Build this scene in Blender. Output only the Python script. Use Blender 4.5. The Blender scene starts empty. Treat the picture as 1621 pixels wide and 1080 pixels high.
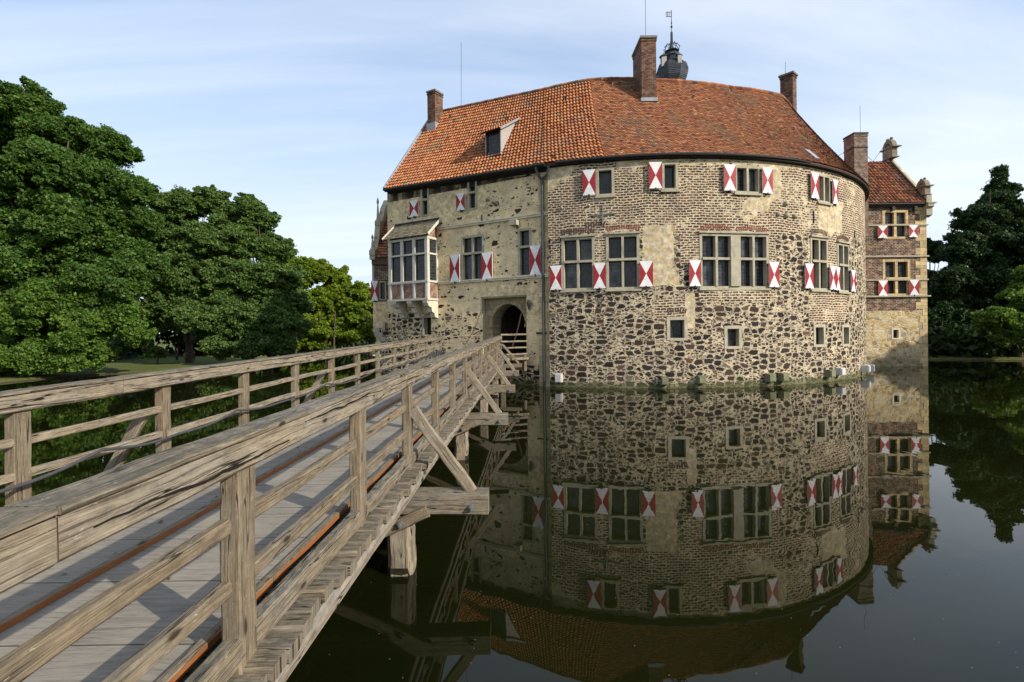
import bpy, math, random
import numpy as np
from mathutils import Vector, Matrix
random.seed(7); RNG = np.random.default_rng(11)
S = bpy.context.scene; COL = S.collection
R = math.radians
# ------------------------------------------------------------------ camera, sky, sun, exposure
HC = 3.5; F = 820.0; PX0, PY0 = 810.5, 522.0; ROLL = 0.0113
cam = bpy.data.cameras.new("camera"); camo = bpy.data.objects.new("camera", cam); COL.objects.link(camo)
cam.sensor_width = 36; cam.lens = F/1621*36; cam.shift_y = -18/1621; cam.clip_start = 0.05; cam.clip_end = 5000
camo.location = (0, 0, HC); camo.rotation_euler = (R(90), ROLL, 0); S.camera = camo
SUN_EL = R(29.5); SUN_H = Vector((0.82, -0.572)).normalized()
W = bpy.data.worlds.new("World"); S.world = W; W.use_nodes = True
wn, wl = W.node_tree.nodes, W.node_tree.links
bg = wn['Background']; sky = wn.new('ShaderNodeTexSky'); sky.sky_type = 'NISHITA'; sky.sun_disc = False
sky.sun_elevation = SUN_EL; sky.sun_rotation = math.atan2(SUN_H.x, SUN_H.y); sky.air_density = 1.0; sky.dust_density = 1.0; sky.ozone_density = 1.5
bg.inputs[1].default_value = 0.15
sd = bpy.data.lights.new("sun", 'SUN'); sun = bpy.data.objects.new("sun", sd); COL.objects.link(sun)
sd.energy = 4.2; sd.angle = R(0.5); sd.color = (1.0, 0.93, 0.82)
sv = Vector((SUN_H.x*math.cos(SUN_EL), SUN_H.y*math.cos(SUN_EL), math.sin(SUN_EL)))
sun.rotation_euler = sv.to_track_quat('Z', 'Y').to_euler()
S.view_settings.view_transform = 'Standard'; S.view_settings.look = 'None'; S.view_settings.exposure = 0.38; S.view_settings.gamma = 1
S.render.engine = 'CYCLES'
# thin cirrus in the sky: noise over the sky's own direction, projected on a high flat layer
def wnode(t, **k):
    n = wn.new(t)
    for a, b in k.items(): setattr(n, a, b)
    return n
tc = wnode('ShaderNodeTexCoord'); sp = wnode('ShaderNodeSeparateXYZ'); wl.new(tc.outputs['Generated'], sp.inputs[0])
mz = wnode('ShaderNodeMath', operation='MAXIMUM'); wl.new(sp.outputs[2], mz.inputs[0]); mz.inputs[1].default_value = 0.0
az = wnode('ShaderNodeMath', operation='ADD'); wl.new(mz.outputs[0], az.inputs[0]); az.inputs[1].default_value = 0.12
dx = wnode('ShaderNodeMath', operation='DIVIDE'); wl.new(sp.outputs[0], dx.inputs[0]); wl.new(az.outputs[0], dx.inputs[1])
dy = wnode('ShaderNodeMath', operation='DIVIDE'); wl.new(sp.outputs[1], dy.inputs[0]); wl.new(az.outputs[0], dy.inputs[1])
cb = wnode('ShaderNodeCombineXYZ'); wl.new(dx.outputs[0], cb.inputs[0]); wl.new(dy.outputs[0], cb.inputs[1])
mp = wnode('ShaderNodeMapping'); wl.new(cb.outputs[0], mp.inputs[0]); mp.inputs['Rotation'].default_value = (0, 0, 0.5); mp.inputs['Scale'].default_value = (0.22, 0.75, 1); mp.inputs['Location'].default_value = (3.1, 1.7, 0)
nz = wnode('ShaderNodeTexNoise'); wl.new(mp.outputs[0], nz.inputs[0]); nz.inputs['Scale'].default_value = 1.3; nz.inputs['Detail'].default_value = 7; nz.inputs['Roughness'].default_value = 0.55; nz.inputs['Distortion'].default_value = 0.6
cr = wnode('ShaderNodeValToRGB'); wl.new(nz.outputs[0], cr.inputs[0]); cr.color_ramp.elements[0].position = 0.40; cr.color_ramp.elements[0].color = (0, 0, 0, 1); cr.color_ramp.elements[1].position = 0.72; cr.color_ramp.elements[1].color = (0.62, 0.62, 0.62, 1)
hz_ = wnode('ShaderNodeMapRange', interpolation_type='SMOOTHSTEP'); wl.new(sp.outputs[2], hz_.inputs[0]); hz_.inputs[1].default_value = .55; hz_.inputs[2].default_value = .0; hz_.inputs[3].default_value = 0; hz_.inputs[4].default_value = .5
ha = wnode('ShaderNodeMath', operation='ADD', use_clamp=True); wl.new(hz_.outputs[0], ha.inputs[0]); ha.inputs[1].default_value = .5
hc = wnode('ShaderNodeMix', data_type='RGBA'); wl.new(hz_.outputs[0], hc.inputs[0]); hc.inputs[6].default_value = (3.5, 4.4, 5.9, 1); hc.inputs[7].default_value = (4.6, 5.0, 5.2, 1)
mxw = wnode('ShaderNodeMix', data_type='RGBA'); wl.new(ha.outputs[0], mxw.inputs[0]); wl.new(sky.outputs[0], mxw.inputs[6]); wl.new(hc.outputs[2], mxw.inputs[7])
mc_ = wnode('ShaderNodeMix', data_type='RGBA'); wl.new(cr.outputs[0], mc_.inputs[0]); wl.new(mxw.outputs[2], mc_.inputs[6]); mc_.inputs[7].default_value = (5.9, 6.1, 6.3, 1)
wl.new(mc_.outputs[2], bg.inputs[0])

# ------------------------------------------------------------------ surveying helpers (photo pixel -> ray from the viewpoint)
CA, SA = math.cos(ROLL), math.sin(ROLL)
def ray(px, py):
    x, y = px-PX0, PY0-py
    return ((x*CA+y*SA)/F, (-x*SA+y*CA)/F)
def at(px, py, Y):
    u, v = ray(px, py); return Vector((u*Y, Y, HC+v*Y))
RC = Vector((9.9, 49.9)); RW = 20.0
def ring_hit(px, py, r=RW):
    u, v = ray(px, py)
    a = u*u+1; b = -2*(u*RC.x+RC.y); c = RC.x**2+RC.y**2-r*r
    D = max(0, b*b-4*a*c); Y = (-b-math.sqrt(D))/(2*a)
    return math.atan2(u*Y-RC.x, -(Y-RC.y)), HC+v*Y
TH = R(31); GD = Vector((-math.cos(TH), math.sin(TH))); GN = Vector((-math.sin(TH), -math.cos(TH))); G0 = Vector((2.22, 31.7))
def gate_hit(px, py, off=0.0):
    u, v = ray(px, py); p = G0+GN*off
    # (p.x+GD.x t) = u (p.y+GD.y t)
    t = (u*p.y-p.x)/(GD.x-u*GD.y); Y = p.y+GD.y*t
    return -t, HC+v*Y
YA = 44.2
def ax_hit(px, py):
    u, v = ray(px, py); return u*YA, HC+v*YA
def M_ring(s, z, d): 
    a = s/RW; return Vector((RC.x+(RW+d)*math.sin(a), RC.y-(RW+d)*math.cos(a), z))
def M_gate(s, z, d):
    p = G0-GD*s+GN*d; return Vector((p.x, p.y, z))
def M_ax(s, z, d): return Vector((s, YA-d, z))
def ring_s(px, py): a, z = ring_hit(px, py); return a*RW, z

# ------------------------------------------------------------------ object helpers
def tag(o, label=None, cat=None, group=None, kind=None):
    if label: o['label'] = label
    if cat: o['category'] = cat
    if group: o['group'] = group
    if kind: o['kind'] = kind
    return o
def empty(name, loc, label, cat, group=None):
    o = bpy.data.objects.new(name, None); COL.objects.link(o); o.location = loc; o.empty_display_size = 0.3
    bpy.context.view_layer.update()
    return tag(o, label, cat, group)
def link(o, parent=None):
    COL.objects.link(o)
    if parent is not None:
        o.parent = parent
        # meshes are built in world coordinates: cancel the parents' offset
        q, off = parent, Vector((0, 0, 0))
        while q is not None: off += Vector(q.location); q = q.parent
        o.location = -off
    return o
class MB:
    def __init__(s): s.v = []; s.f = []; s.uv = []; s.m = []; s.t = []
    def face(s, pts, uv=None, m=0, t=0.0):
        b = len(s.v); s.v += [tuple(p) for p in pts]; s.f.append(tuple(range(b, b+len(pts))))
        if uv is None: uv = [(0, 0)]*len(pts)
        s.uv += list(uv); s.m.append(m); s.t.append(t)
    def hexa(s, c, m=0, t=0.0):
        """c: 8 corners, bottom ring 0-3 ccw, top ring 4-7"""
        c = [Vector(p) for p in c]; o = random.random()*20
        for q in ((0,3,2,1),(4,5,6,7),(0,1,5,4),(1,2,6,5),(2,3,7,6),(3,0,4,7)):
            p = [c[i] for i in q]; a = (p[1]-p[0]).length; b = (p[2]-p[1]).length
            s.face(p, [(o,o),(o+a,o),(o+a,o+b),(o,o+b)], m, t)
    def box(s, x0,x1,y0,y1,z0,z1, m=0, t=0.0):
        s.hexa([(x0,y0,z0),(x1,y0,z0),(x1,y1,z0),(x0,y1,z0),(x0,y0,z1),(x1,y0,z1),(x1,y1,z1),(x0,y1,z1)], m, t)
    def mbox(s, M, s0,s1,z0,z1,d0,d1, m=0, t=0.0):
        """box on a wall: along s, up z, out d (d0 inner, d1 outer)"""
        s.hexa([M(s0,z0,d1),M(s1,z0,d1),M(s1,z0,d0),M(s0,z0,d0),M(s0,z1,d1),M(s1,z1,d1),M(s1,z1,d0),M(s0,z1,d0)], m, t)
    def timber(s, p0, p1, w, h, up=(0,0,1), m=0, seg=0, jit=0.0, bev=0.012, ends=True):
        """bar from p0 to p1 (centre line), w across, h along up; u runs along the grain, chamfered edges, slightly uneven"""
        p0, p1 = Vector(p0), Vector(p1); ax = (p1-p0); L = ax.length; ax.normalize()
        up = Vector(up); side = ax.cross(up).normalized(); up = side.cross(ax).normalized()
        n = seg or max(1, int(L/0.5)); b = min(bev, w*.2, h*.2); W2, H2 = w/2, h/2
        prof = [(-W2+b,-H2),(W2-b,-H2),(W2,-H2+b),(W2,H2-b),(W2-b,H2),(-W2+b,H2),(-W2,H2-b),(-W2,-H2+b)]
        per = [0]
        for i in range(8):
            a, c = prof[i], prof[(i+1)%8]; per.append(per[-1]+math.hypot(a[0]-c[0], a[1]-c[1]))
        ou, ov = random.random()*60, random.random()*60; rings = []
        for k in range(n+1):
            c = p0+ax*(L*k/n)+side*random.uniform(-jit,jit)+up*random.uniform(-jit,jit)
            rings.append([c+side*(a+random.uniform(-jit,jit)*.5)+up*(d+random.uniform(-jit,jit)*.5) for a, d in prof])
        for k in range(n):
            u0, u1 = ou+L*k/n, ou+L*(k+1)/n
            for i in range(8):
                j = (i+1)%8; s.face([rings[k][i], rings[k][j], rings[k+1][j], rings[k+1][i]], [(u0,ov+per[i]),(u0,ov+per[i+1]),(u1,ov+per[i+1]),(u1,ov+per[i])], m)
        if ends:
            s.face(rings[0][::-1], [(ou+q[1]*.3, ov+q[0]) for q in prof[::-1]], m); s.face(rings[-1], [(ou+q[1]*.3, ov+q[0]) for q in prof], m)
    def tube(s, pts, r, n=8, m=0, closed_ends=True, radii=None):
        pts = [Vector(p) for p in pts]; rings = []; L = 0
        for k, p in enumerate(pts):
            a = pts[max(0,k-1)]; b = pts[min(len(pts)-1,k+1)]; t = (b-a).normalized()
            ref = Vector((0,0,1)) if abs(t.z) < .9 else Vector((1,0,0))
            x = t.cross(ref).normalized(); y = x.cross(t)
            rr = radii[k] if radii else r
            rings.append([p+(x*math.cos(2*math.pi*i/n)+y*math.sin(2*math.pi*i/n))*rr for i in range(n)])
        for k in range(len(pts)-1):
            l2 = L+(pts[k+1]-pts[k]).length
            for i in range(n):
                j = (i+1)%n; s.face([rings[k][i],rings[k][j],rings[k+1][j],rings[k+1][i]], [(L,i*r*6.3/n),(L,(i+1)*r*6.3/n),(l2,(i+1)*r*6.3/n),(l2,i*r*6.3/n)], m)
            L = l2
        if closed_ends: s.face(rings[0][::-1], None, m); s.face(rings[-1], None, m)
    def lathe(s, c, prof, n=16, m=0, rot=0.0):
        c = Vector(c)
        for (r0,z0),(r1,z1) in zip(prof[:-1], prof[1:]):
            for i in range(n):
                a, b = rot+2*math.pi*i/n, rot+2*math.pi*(i+1)/n
                p = [c+Vector((r0*math.cos(a),r0*math.sin(a),z0)), c+Vector((r0*math.cos(b),r0*math.sin(b),z0)), c+Vector((r1*math.cos(b),r1*math.sin(b),z1)), c+Vector((r1*math.cos(a),r1*math.sin(a),z1))]
                s.face(p, [(r0*a,z0),(r0*b,z0),(r1*b,z1),(r1*a,z1)], m)
    def prism(s, outline, thick, m=0):
        """outline: list of Vectors (planar, ccw seen from front), thick: Vector offset"""
        t = Vector(thick); a = [Vector(p) for p in outline]; b = [p+t for p in a]
        uvs = [((p-a[0]).dot(Vector((1,0,0)))+(p-a[0]).dot(Vector((0,1,0))), p.z) for p in a]
        s.face(a, uvs, m); s.face(b[::-1], uvs[::-1], m); n = len(a)
        for i in range(n):
            j = (i+1)%n; l = (a[j]-a[i]).length; s.face([a[i],b[i],b[j],a[j]], [(0,0),(t.length,0),(t.length,l),(0,l)], m)
    def build(s, name, mats, parent=None, smooth=False, weld=False):
        me = bpy.data.meshes.new(name); me.from_pydata(s.v, [], s.f); 
        mats = mats if isinstance(mats, (list, tuple)) else [mats]
        for q in mats: me.materials.append(q)
        uvl = me.uv_layers.new(name='UVMap'); uvl.data.foreach_set('uv', [c for p in s.uv for c in p])
        me.polygons.foreach_set('material_index', s.m)
        if any(s.t): a = me.attributes.new('tint', 'FLOAT', 'FACE'); a.data.foreach_set('value', s.t)
        if weld:
            import bmesh
            bm = bmesh.new(); bm.from_mesh(me); bmesh.ops.remove_doubles(bm, verts=bm.verts, dist=1e-4); bm.to_mesh(me); bm.free()
        if smooth: me.polygons.foreach_set('use_smooth', [True]*len(me.polygons))
        me.update(); return link(bpy.data.objects.new(name, me), parent)

# ------------------------------------------------------------------ materials
class NT:
    def __init__(s, name):
        s.mat = bpy.data.materials.new(name); s.mat.use_nodes = True; s.n = s.mat.node_tree.nodes; s.l = s.mat.node_tree.links
        s.b = s.n['Principled BSDF']; s.b.inputs['Specular IOR Level'].default_value = 0.25
    def new(s, t, **k):
        n = s.n.new(t)
        for a, b in k.items(): setattr(n, a, b)
        return n
    def put(s, sock, v):
        if v is None: return
        if hasattr(v, 'is_linked') or hasattr(v, 'links'): s.l.new(v, sock)
        else: sock.default_value = v
    def math(s, op, a, b=None, c=None, clamp=False):
        n = s.new('ShaderNodeMath', operation=op, use_clamp=clamp); s.put(n.inputs[0], a); s.put(n.inputs[1], b); s.put(n.inputs[2], c); return n.outputs[0]
    def uv(s): return s.new('ShaderNodeUVMap', uv_map='UVMap').outputs[0]
    def obj(s): return s.new('ShaderNodeTexCoord').outputs['Object']
    def map(s, v, sc=(1,1,1), loc=(0,0,0), rot=(0,0,0)):
        n = s.new('ShaderNodeMapping'); s.l.new(v, n.inputs[0]); n.inputs['Scale'].default_value = sc; n.inputs['Location'].default_value = loc; n.inputs['Rotation'].default_value = rot; return n.outputs[0]
    def noise(s, v, scale=1, detail=4, rough=.55, dist=0, color=False):
        n = s.new('ShaderNodeTexNoise'); s.l.new(v, n.inputs['Vector']); n.inputs['Scale'].default_value = scale; n.inputs['Detail'].default_value = detail; n.inputs['Roughness'].default_value = rough; n.inputs['Distortion'].default_value = dist
        return n.outputs[1] if color else n.outputs[0]
    def ramp(s, f, stops, interp='LINEAR'):
        n = s.new('ShaderNodeValToRGB'); s.l.new(f, n.inputs[0]); e = n.color_ramp.elements; n.color_ramp.interpolation = interp
        while len(e) < len(stops): e.new(0.5)
        for i, (p, c) in enumerate(stops):
            e[i].position = p; e[i].color = (c, c, c, 1) if isinstance(c, (int, float)) else (*c, 1)
        return n.outputs[0]
    def step(s, f, a, b):
        n = s.new('ShaderNodeMapRange', interpolation_type='SMOOTHSTEP'); s.put(n.inputs[0], f); s.put(n.inputs[1], a); s.put(n.inputs[2], b); return n.outputs[0]
    def mix(s, f, a, b, mode='MIX'):
        n = s.new('ShaderNodeMix', data_type='RGBA', blend_type=mode); s.put(n.inputs[0], f)
        for i, v in ((6, a), (7, b)): s.put(n.inputs[i], (*v, 1) if isinstance(v, tuple) and len(v) == 3 else v)
        return n.outputs[2]
    def addv(s, a, b, sc):
        n = s.new('ShaderNodeVectorMath', operation='MULTIPLY_ADD'); s.l.new(b, n.inputs[0]); n.inputs[1].default_value = (sc,)*3 if not isinstance(sc, tuple) else sc; s.l.new(a, n.inputs[2]); return n.outputs[0]
    def attr(s, nm, out='Fac'): return s.new('ShaderNodeAttribute', attribute_name=nm).outputs[out]
    def fin(s, col, rough=.85, h=None, bs=.5, bd=.02):
        s.put(s.b.inputs['Base Color'], (*col, 1) if isinstance(col, tuple) else col); s.put(s.b.inputs['Roughness'], rough)
        if h is not None:
            n = s.new('ShaderNodeBump'); n.inputs['Strength'].default_value = bs; n.inputs['Distance'].default_value = bd; s.l.new(h, n.inputs['Height']); s.l.new(n.outputs[0], s.b.inputs['Normal'])
        return s.mat

def wood_mat(name, light=(.365,.295,.20), dark=(.11,.082,.052), grey=(.31,.275,.22), crack=1.0, moss=.5):
    t = NT(name); uv = t.uv(); oi = t.new('ShaderNodeObjectInfo').outputs['Random']
    cbn = t.new('ShaderNodeCombineXYZ'); t.l.new(t.math('MULTIPLY', oi, 37.0), cbn.inputs[2]); t.l.new(t.math('MULTIPLY', oi, 23.0), cbn.inputs[0])
    v = t.addv(uv, cbn.outputs[0], 1.0)
    wob = t.noise(t.map(v, (1.2, 4, 1)), 1, 2, .5, color=True); vv = t.addv(v, wob, (0, .035, 0))
    g = t.noise(t.map(vv, (4.5, 120, 1)), 1, 6, .7); g2 = t.noise(t.map(vv, (1.6, 34, 1)), 1, 6, .7, .4)
    blo = t.noise(t.map(v, (1.3, 3.2, 1)), 1, 5, .6)
    col = t.mix(t.ramp(g, [(.34, 0.), (.64, 1.)]), dark, light)
    col = t.mix(t.math('MULTIPLY', t.ramp(blo, [(.38, 0.), (.66, 1.)]), .6), col, t.mix(t.ramp(g2, [(.3, 0.), (.6, 1.)]), tuple(c*.55 for c in grey), grey))
    # long drying cracks
    ck = t.noise(t.map(vv, (.30, 6.5, 1), (3, 7, 0)), 1, 4, .5, .15); line = t.math('ABSOLUTE', t.math('SUBTRACT', ck, .5))
    lm = t.math('MULTIPLY', t.math('SUBTRACT', 1., t.step(line, .002, .007)), t.step(t.noise(t.map(v, (.5, 1.5, 1), (9, 1, 0)), 1, 2), .42, .48))
    lm = t.math('MULTIPLY', lm, crack)
    fine = t.math('SUBTRACT', 1., t.step(t.noise(t.map(vv, (1.1, 60, 1), (5, 2, 0)), 1, 4, .6), .36, .43))
    col = t.mix(t.math('MULTIPLY', fine, .6), col, (.055, .042, .028)); col = t.mix(1., col, t.ramp(t.noise(t.map(v, (5, 9, 1)), 1, 7, .75), [(.28, .55), (.5, 1.), (.75, 1.3)]), 'MULTIPLY')
    kn = t.new('ShaderNodeTexVoronoi', voronoi_dimensions='2D'); t.l.new(t.map(v, (.9, 2.6, 1)), kn.inputs['Vector']); kn.inputs['Scale'].default_value = 1; col = t.mix(t.math('SUBTRACT', 1., t.step(kn.outputs['Distance'], .025, .07)), col, (.04, .028, .018))
    # lichen and dirt on faces that look up
    nz_ = t.new('ShaderNodeSeparateXYZ'); t.l.new(t.new('ShaderNodeNewGeometry').outputs['True Normal'], nz_.inputs[0])
    up = t.math('MULTIPLY', t.step(nz_.outputs[2], .6, .9), t.math('MULTIPLY', t.step(t.noise(t.map(v, (9, 16, 1)), 1, 6, .7), .40, .62), moss))
    col = t.mix(up, col, (.085, .08, .06))
    spk = t.step(t.noise(t.map(v, (22, 60, 1)), 1, 3, .6), .66, .72); col = t.mix(t.math('MULTIPLY', spk, .55), col, (.5, .48, .42))
    col = t.mix(lm, col, (.012, .009, .006))
    h = t.math('SUBTRACT', t.math('MULTIPLY_ADD', g, .35, t.math('MULTIPLY', g2, .5)), t.math('MULTIPLY', lm, 1.5))
    h = t.math('SUBTRACT', h, t.math('MULTIPLY', fine, .5))
    return t.fin(col, .88, h, .75, .012)
WOOD = wood_mat('weathered_oak')
WOODOLD = wood_mat('rotten_oak', (.30, .24, .16), (.06, .045, .027), (.25, .225, .185), 1.4, .85)
WOODBR = wood_mat('damp_oak', (.28, .21, .13), (.09, .066, .039), (.22, .195, .145), .8, .4)

def deck_mat():
    t = NT('deck_panel'); uv = t.uv()   # u across the bridge, v along
    bk = t.new('ShaderNodeTexBrick'); t.l.new(uv, bk.inputs['Vector']); bk.offset = 0; bk.inputs['Scale'].default_value = 1; bk.inputs['Brick Width'].default_value = 50; bk.inputs['Row Height'].default_value = .82; bk.inputs['Mortar Size'].default_value = .006; bk.inputs['Bias'].default_value = 0
    bk.inputs['Color1'].default_value = (.0, 0, 0, 1); bk.inputs['Color2'].default_value = (1, 1, 1, 1); bk.inputs['Mortar'].default_value = (.5, .5, .5, 1)
    row = t.math('FLOOR', t.math('DIVIDE', t.new('ShaderNodeSeparateXYZ').outputs[1], .82))
    sx = t.n[-1] if False else None
    w = t.noise(t.map(uv, (1.3, 1.0, 1)), 1, 2, .5, color=True); v = t.addv(uv, w, (.0, .18, 0))
    g = t.noise(t.map(v, (2.0, 34, 1)), 1, 4, .6, .8); f = t.noise(t.map(uv, (7, 90, 1)), 1, 3, .6)
    bl = t.noise(uv, 1.2, 5, .6)
    col = t.mix(t.ramp(g, [(.35, 0.), (.6, 1.)]), (.125, .107, .084), (.235, .205, .163))
    col = t.mix(t.ramp(bl, [(.35, 0.), (.7, .8)]), col, (.30, .26, .20))
    col = t.mix(t.math('MULTIPLY', t.step(f, .54, .66), .5), col, (.10, .09, .08))
    sp = t.step(t.noise(uv, 16, 5, .7), .68, .73); col = t.mix(t.math('MULTIPLY', sp, .7), col, (.09, .075, .06))
    col = t.mix(bk.outputs['Fac'], col, (.03, .025, .02))
    return t.fin(col, .8, t.math('SUBTRACT', g, bk.outputs['Fac']), .35, .006)
DECK = deck_mat()

def masonry_mat(name='castle_masonry', pl0=(.50, .395, .24), pl1=(.74, .62, .415)):
    """brick / rubble / plaster chosen by the wall's 'zone' colour attribute, patterns in wall metres"""
    t = NT(name); uv = t.uv(); zone = t.new('ShaderNodeAttribute', attribute_name='zone').outputs['Color']
    zs = t.new('ShaderNodeSeparateColor'); t.l.new(zone, zs.inputs[0]); zb, zp, zd = zs.outputs[0], zs.outputs[1], zs.outputs[2]
    wn1 = t.noise(uv, .9, 3, .5, color=True); wn2 = t.noise(uv, 5.5, 3, .6, color=True)
    # mortar / plaster
    mo = t.noise(uv, 2.3, 7, .65); mo2 = t.noise(uv, 22, 5, .7); st = t.noise(t.map(uv, (1.4, .28, 1)), 1, 5, .6)
    plaster = t.mix(t.ramp(mo, [(.3, 0.), (.7, 1.)]), pl0, pl1)
    plaster = t.mix(t.math('MULTIPLY', t.step(mo2, .5, .66), .35), plaster, (.30, .24, .14))
    plaster = t.mix(t.math('MULTIPLY', t.step(st, .53, .75), .35), plaster, (.33, .30, .22))
    # rubble stones: two sizes, laid in rough courses
    def vor(sc, dist, seed, rnd=.85):
        v = t.map(t.addv(t.addv(uv, wn1, (.25, .12, 0)), wn2, (dist, dist, 0)), sc, (seed, seed*.7, 0)); out = []
        for ft in ('DISTANCE_TO_EDGE', 'F1'):
            n = t.new('ShaderNodeTexVoronoi', feature=ft, voronoi_dimensions='2D'); t.l.new(v, n.inputs['Vector']); n.inputs['Scale'].default_value = 1; n.inputs['Randomness'].default_value = rnd; out.append(n)
        sc_ = t.new('ShaderNodeSeparateColor'); t.l.new(out[1].outputs['Color'], sc_.inputs[0]); return out[0].outputs['Distance'], sc_.outputs, out[1].outputs['Distance']
    nr = t.noise(uv, 13, 5, .75); dens = t.noise(uv, .55, 3, .5)
    thr = t.math('ADD', zd, t.math('MULTIPLY', t.math('SUBTRACT', dens, .5), .7))
    def blocks(sc, dist, seed, rnd, gap, gapr, rag, keep):
        """angular field stones: F2-F1 in a square metric gives roughly coursed blocks; gap = half joint, gapr = extra joint by stone"""
        v = t.map(t.addv(t.addv(uv, wn1, (.30, .10, 0)), wn2, (dist, dist*.6, 0)), sc, (seed, seed*.7, 0)); o = []
        for ft in ('F1', 'F2'):
            n = t.new('ShaderNodeTexVoronoi', feature=ft, voronoi_dimensions='2D', distance='MINKOWSKI'); n.inputs['Exponent'].default_value = 3.0; t.l.new(v, n.inputs['Vector']); n.inputs['Scale'].default_value = 1; n.inputs['Randomness'].default_value = rnd; o.append(n)
        c = t.new('ShaderNodeSeparateColor'); t.l.new(o[0].outputs['Color'], c.inputs[0]); c = c.outputs
        e = t.math('SUBTRACT', o[1].outputs['Distance'], o[0].outputs['Distance'])
        e = t.math('MINIMUM', t.math('SUBTRACT', e, t.math('MULTIPLY_ADD', c[2], gapr, gap)), t.math('SUBTRACT', .62, o[0].outputs['Distance']))
        e = t.math('ADD', e, t.math('MULTIPLY', t.math('SUBTRACT', nr, .5), rag))
        return t.math('MULTIPLY', t.step(e, 0., .05), t.step(t.math('SUBTRACT', t.math('MULTIPLY', thr, keep), c[0]), -.01, .01)), c, t.math('MULTIPLY', t.step(e, -.16, -.08), t.step(t.math('SUBTRACT', t.math('MULTIPLY', thr, keep), c[0]), -.01, .01))
    s1, c1, n1_ = blocks((1.75, 3.25, 1), .16, 3.3, .85, .10, .25, .66, .80)
    s2, c2, n2_ = blocks((3.6, 6.6, 1), .06, 11.1, .95, .10, .20, .55, .78); s2 = t.math('MULTIPLY', s2, t.math('SUBTRACT', 1., n1_))
    s3, c3, n3_ = blocks((8.5, 19, 1), .03, 31.7, 1., .08, .20, .55, .62); s3 = t.math('MULTIPLY', s3, t.math('MULTIPLY', t.math('SUBTRACT', 1., n1_), t.math('SUBTRACT', 1., n2_)))
    stops = [(0., (.020,.015,.013)), (.25, (.040,.026,.020)), (.5, (.066,.040,.030)), (.7, (.030,.025,.023)), (.88, (.11,.062,.040)), (.95, (.14,.11,.08)), (.993, (.30,.18,.07))]
    tex = t.ramp(t.noise(uv, 15, 7, .8), [(.25, .35), (.5, 1.), (.75, 2.4)])
    plaster = t.mix(1., plaster, t.ramp(t.noise(uv, .8, 6, .7), [(.32, (.66,.66,.70)), (.6, (1.,1.,1.))]), 'MULTIPLY'); rub = plaster; rub = t.mix(t.math('MULTIPLY', t.step(t.noise(uv, 30, 5, .75), .56, .62), .55), rub, (.16, .115, .065))
    for s_, c_ in ((s3, c3), (s2, c2), (s1, c1)): rub = t.mix(s_, rub, t.mix(1., t.ramp(c_[1], stops, 'CONSTANT'), tex, 'MULTIPLY'))
    hr = t.math('MAXIMUM', t.math('MULTIPLY', s1, t.math('MULTIPLY_ADD', c1[0], .5, .6)), t.math('MULTIPLY', t.math('MAXIMUM', s2, s3), .5))
    # brick
    bv = t.addv(t.addv(t.addv(uv, wn1, (.30, .26, 0)), wn2, (.16, .05, 0)), t.noise(uv, 14, 4, .7, color=True), (.06, .05, 0))
    bk = t.new('ShaderNodeTexBrick'); t.l.new(bv, bk.inputs['Vector']); bk.inputs['Scale'].default_value = 1; bk.inputs['Brick Width'].default_value = .36; bk.inputs['Row Height'].default_value = .152; bk.inputs['Mortar Size'].default_value = .036; bk.inputs['Mortar Smooth'].default_value = .3; bk.inputs['Bias'].default_value = 0
    bk.inputs['Color1'].default_value = (0, 0, 0, 1); bk.inputs['Color2'].default_value = (1, 1, 1, 1); bk.inputs['Mortar'].default_value = (.5, .5, .5, 1)
    bl = t.noise(uv, .7, 4, .6)
    bcol = t.ramp(bk.outputs['Color'], [(0., (.02,.015,.014)), (.25, (.05,.03,.023)), (.5, (.105,.045,.03)), (.75, (.035,.024,.022)), (1., (.18,.075,.045))])
    bcol = t.mix(t.math('MULTIPLY', t.step(bl, .5, .65), .6), bcol, (.20, .10, .065)); bcol = t.mix(t.step(bl, .42, .30), bcol, t.mix(.6, bcol, (.05, .04, .038)))
    lost = t.step(t.math('ADD', t.noise(uv, 2.6, 6, .78), t.math('MULTIPLY', t.math('SUBTRACT', t.noise(uv, .4, 3, .5), .5), .45)), .53, .60)     # bricks smeared over with mortar
    bm_ = t.math('MULTIPLY', t.math('SUBTRACT', 1., bk.outputs['Fac']), t.math('SUBTRACT', 1., t.math('MULTIPLY', lost, .9)))
    brick = t.mix(bm_, plaster, t.mix(1., bcol, tex, 'MULTIPLY'))
    # choose
    lum = t.noise(uv, 3.2, 6, .7); patch = t.mix(t.step(t.noise(uv, 2.2, 3, .5), .50, .66), plaster, (.54, .41, .20)); patch = t.mix(1., patch, t.ramp(lum, [(.3, .62), (.6, 1.12)]), 'MULTIPLY')
    edge = t.noise(uv, 2.6, 4, .65)
    fb = t.step(t.math('ADD', zb, t.math('MULTIPLY', t.math('SUBTRACT', edge, .5), .9)), .46, .54)
    fp = t.step(t.math('ADD', zp, t.math('MULTIPLY', t.math('SUBTRACT', edge, .5), .9)), .46, .54)
    col = t.mix(fp, t.mix(fb, rub, brick), patch)
    ns = t.new('ShaderNodeMix', data_type='FLOAT'); t.l.new(fb, ns.inputs[0]); t.l.new(hr, ns.inputs[2]); t.l.new(t.math('MULTIPLY', bm_, .6), ns.inputs[3])
    h = t.math('MULTIPLY_ADD', t.math('MULTIPLY', ns.outputs[0], t.math('SUBTRACT', 1., fp)), .6, t.math('MULTIPLY_ADD', nr, .5, t.math('MULTIPLY_ADD', lum, .9, t.math('MULTIPLY', mo2, .25))))
    # algae and damp stain close to the water
    sz = t.new('ShaderNodeSeparateXYZ'); t.l.new(uv, sz.inputs[0])
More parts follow.
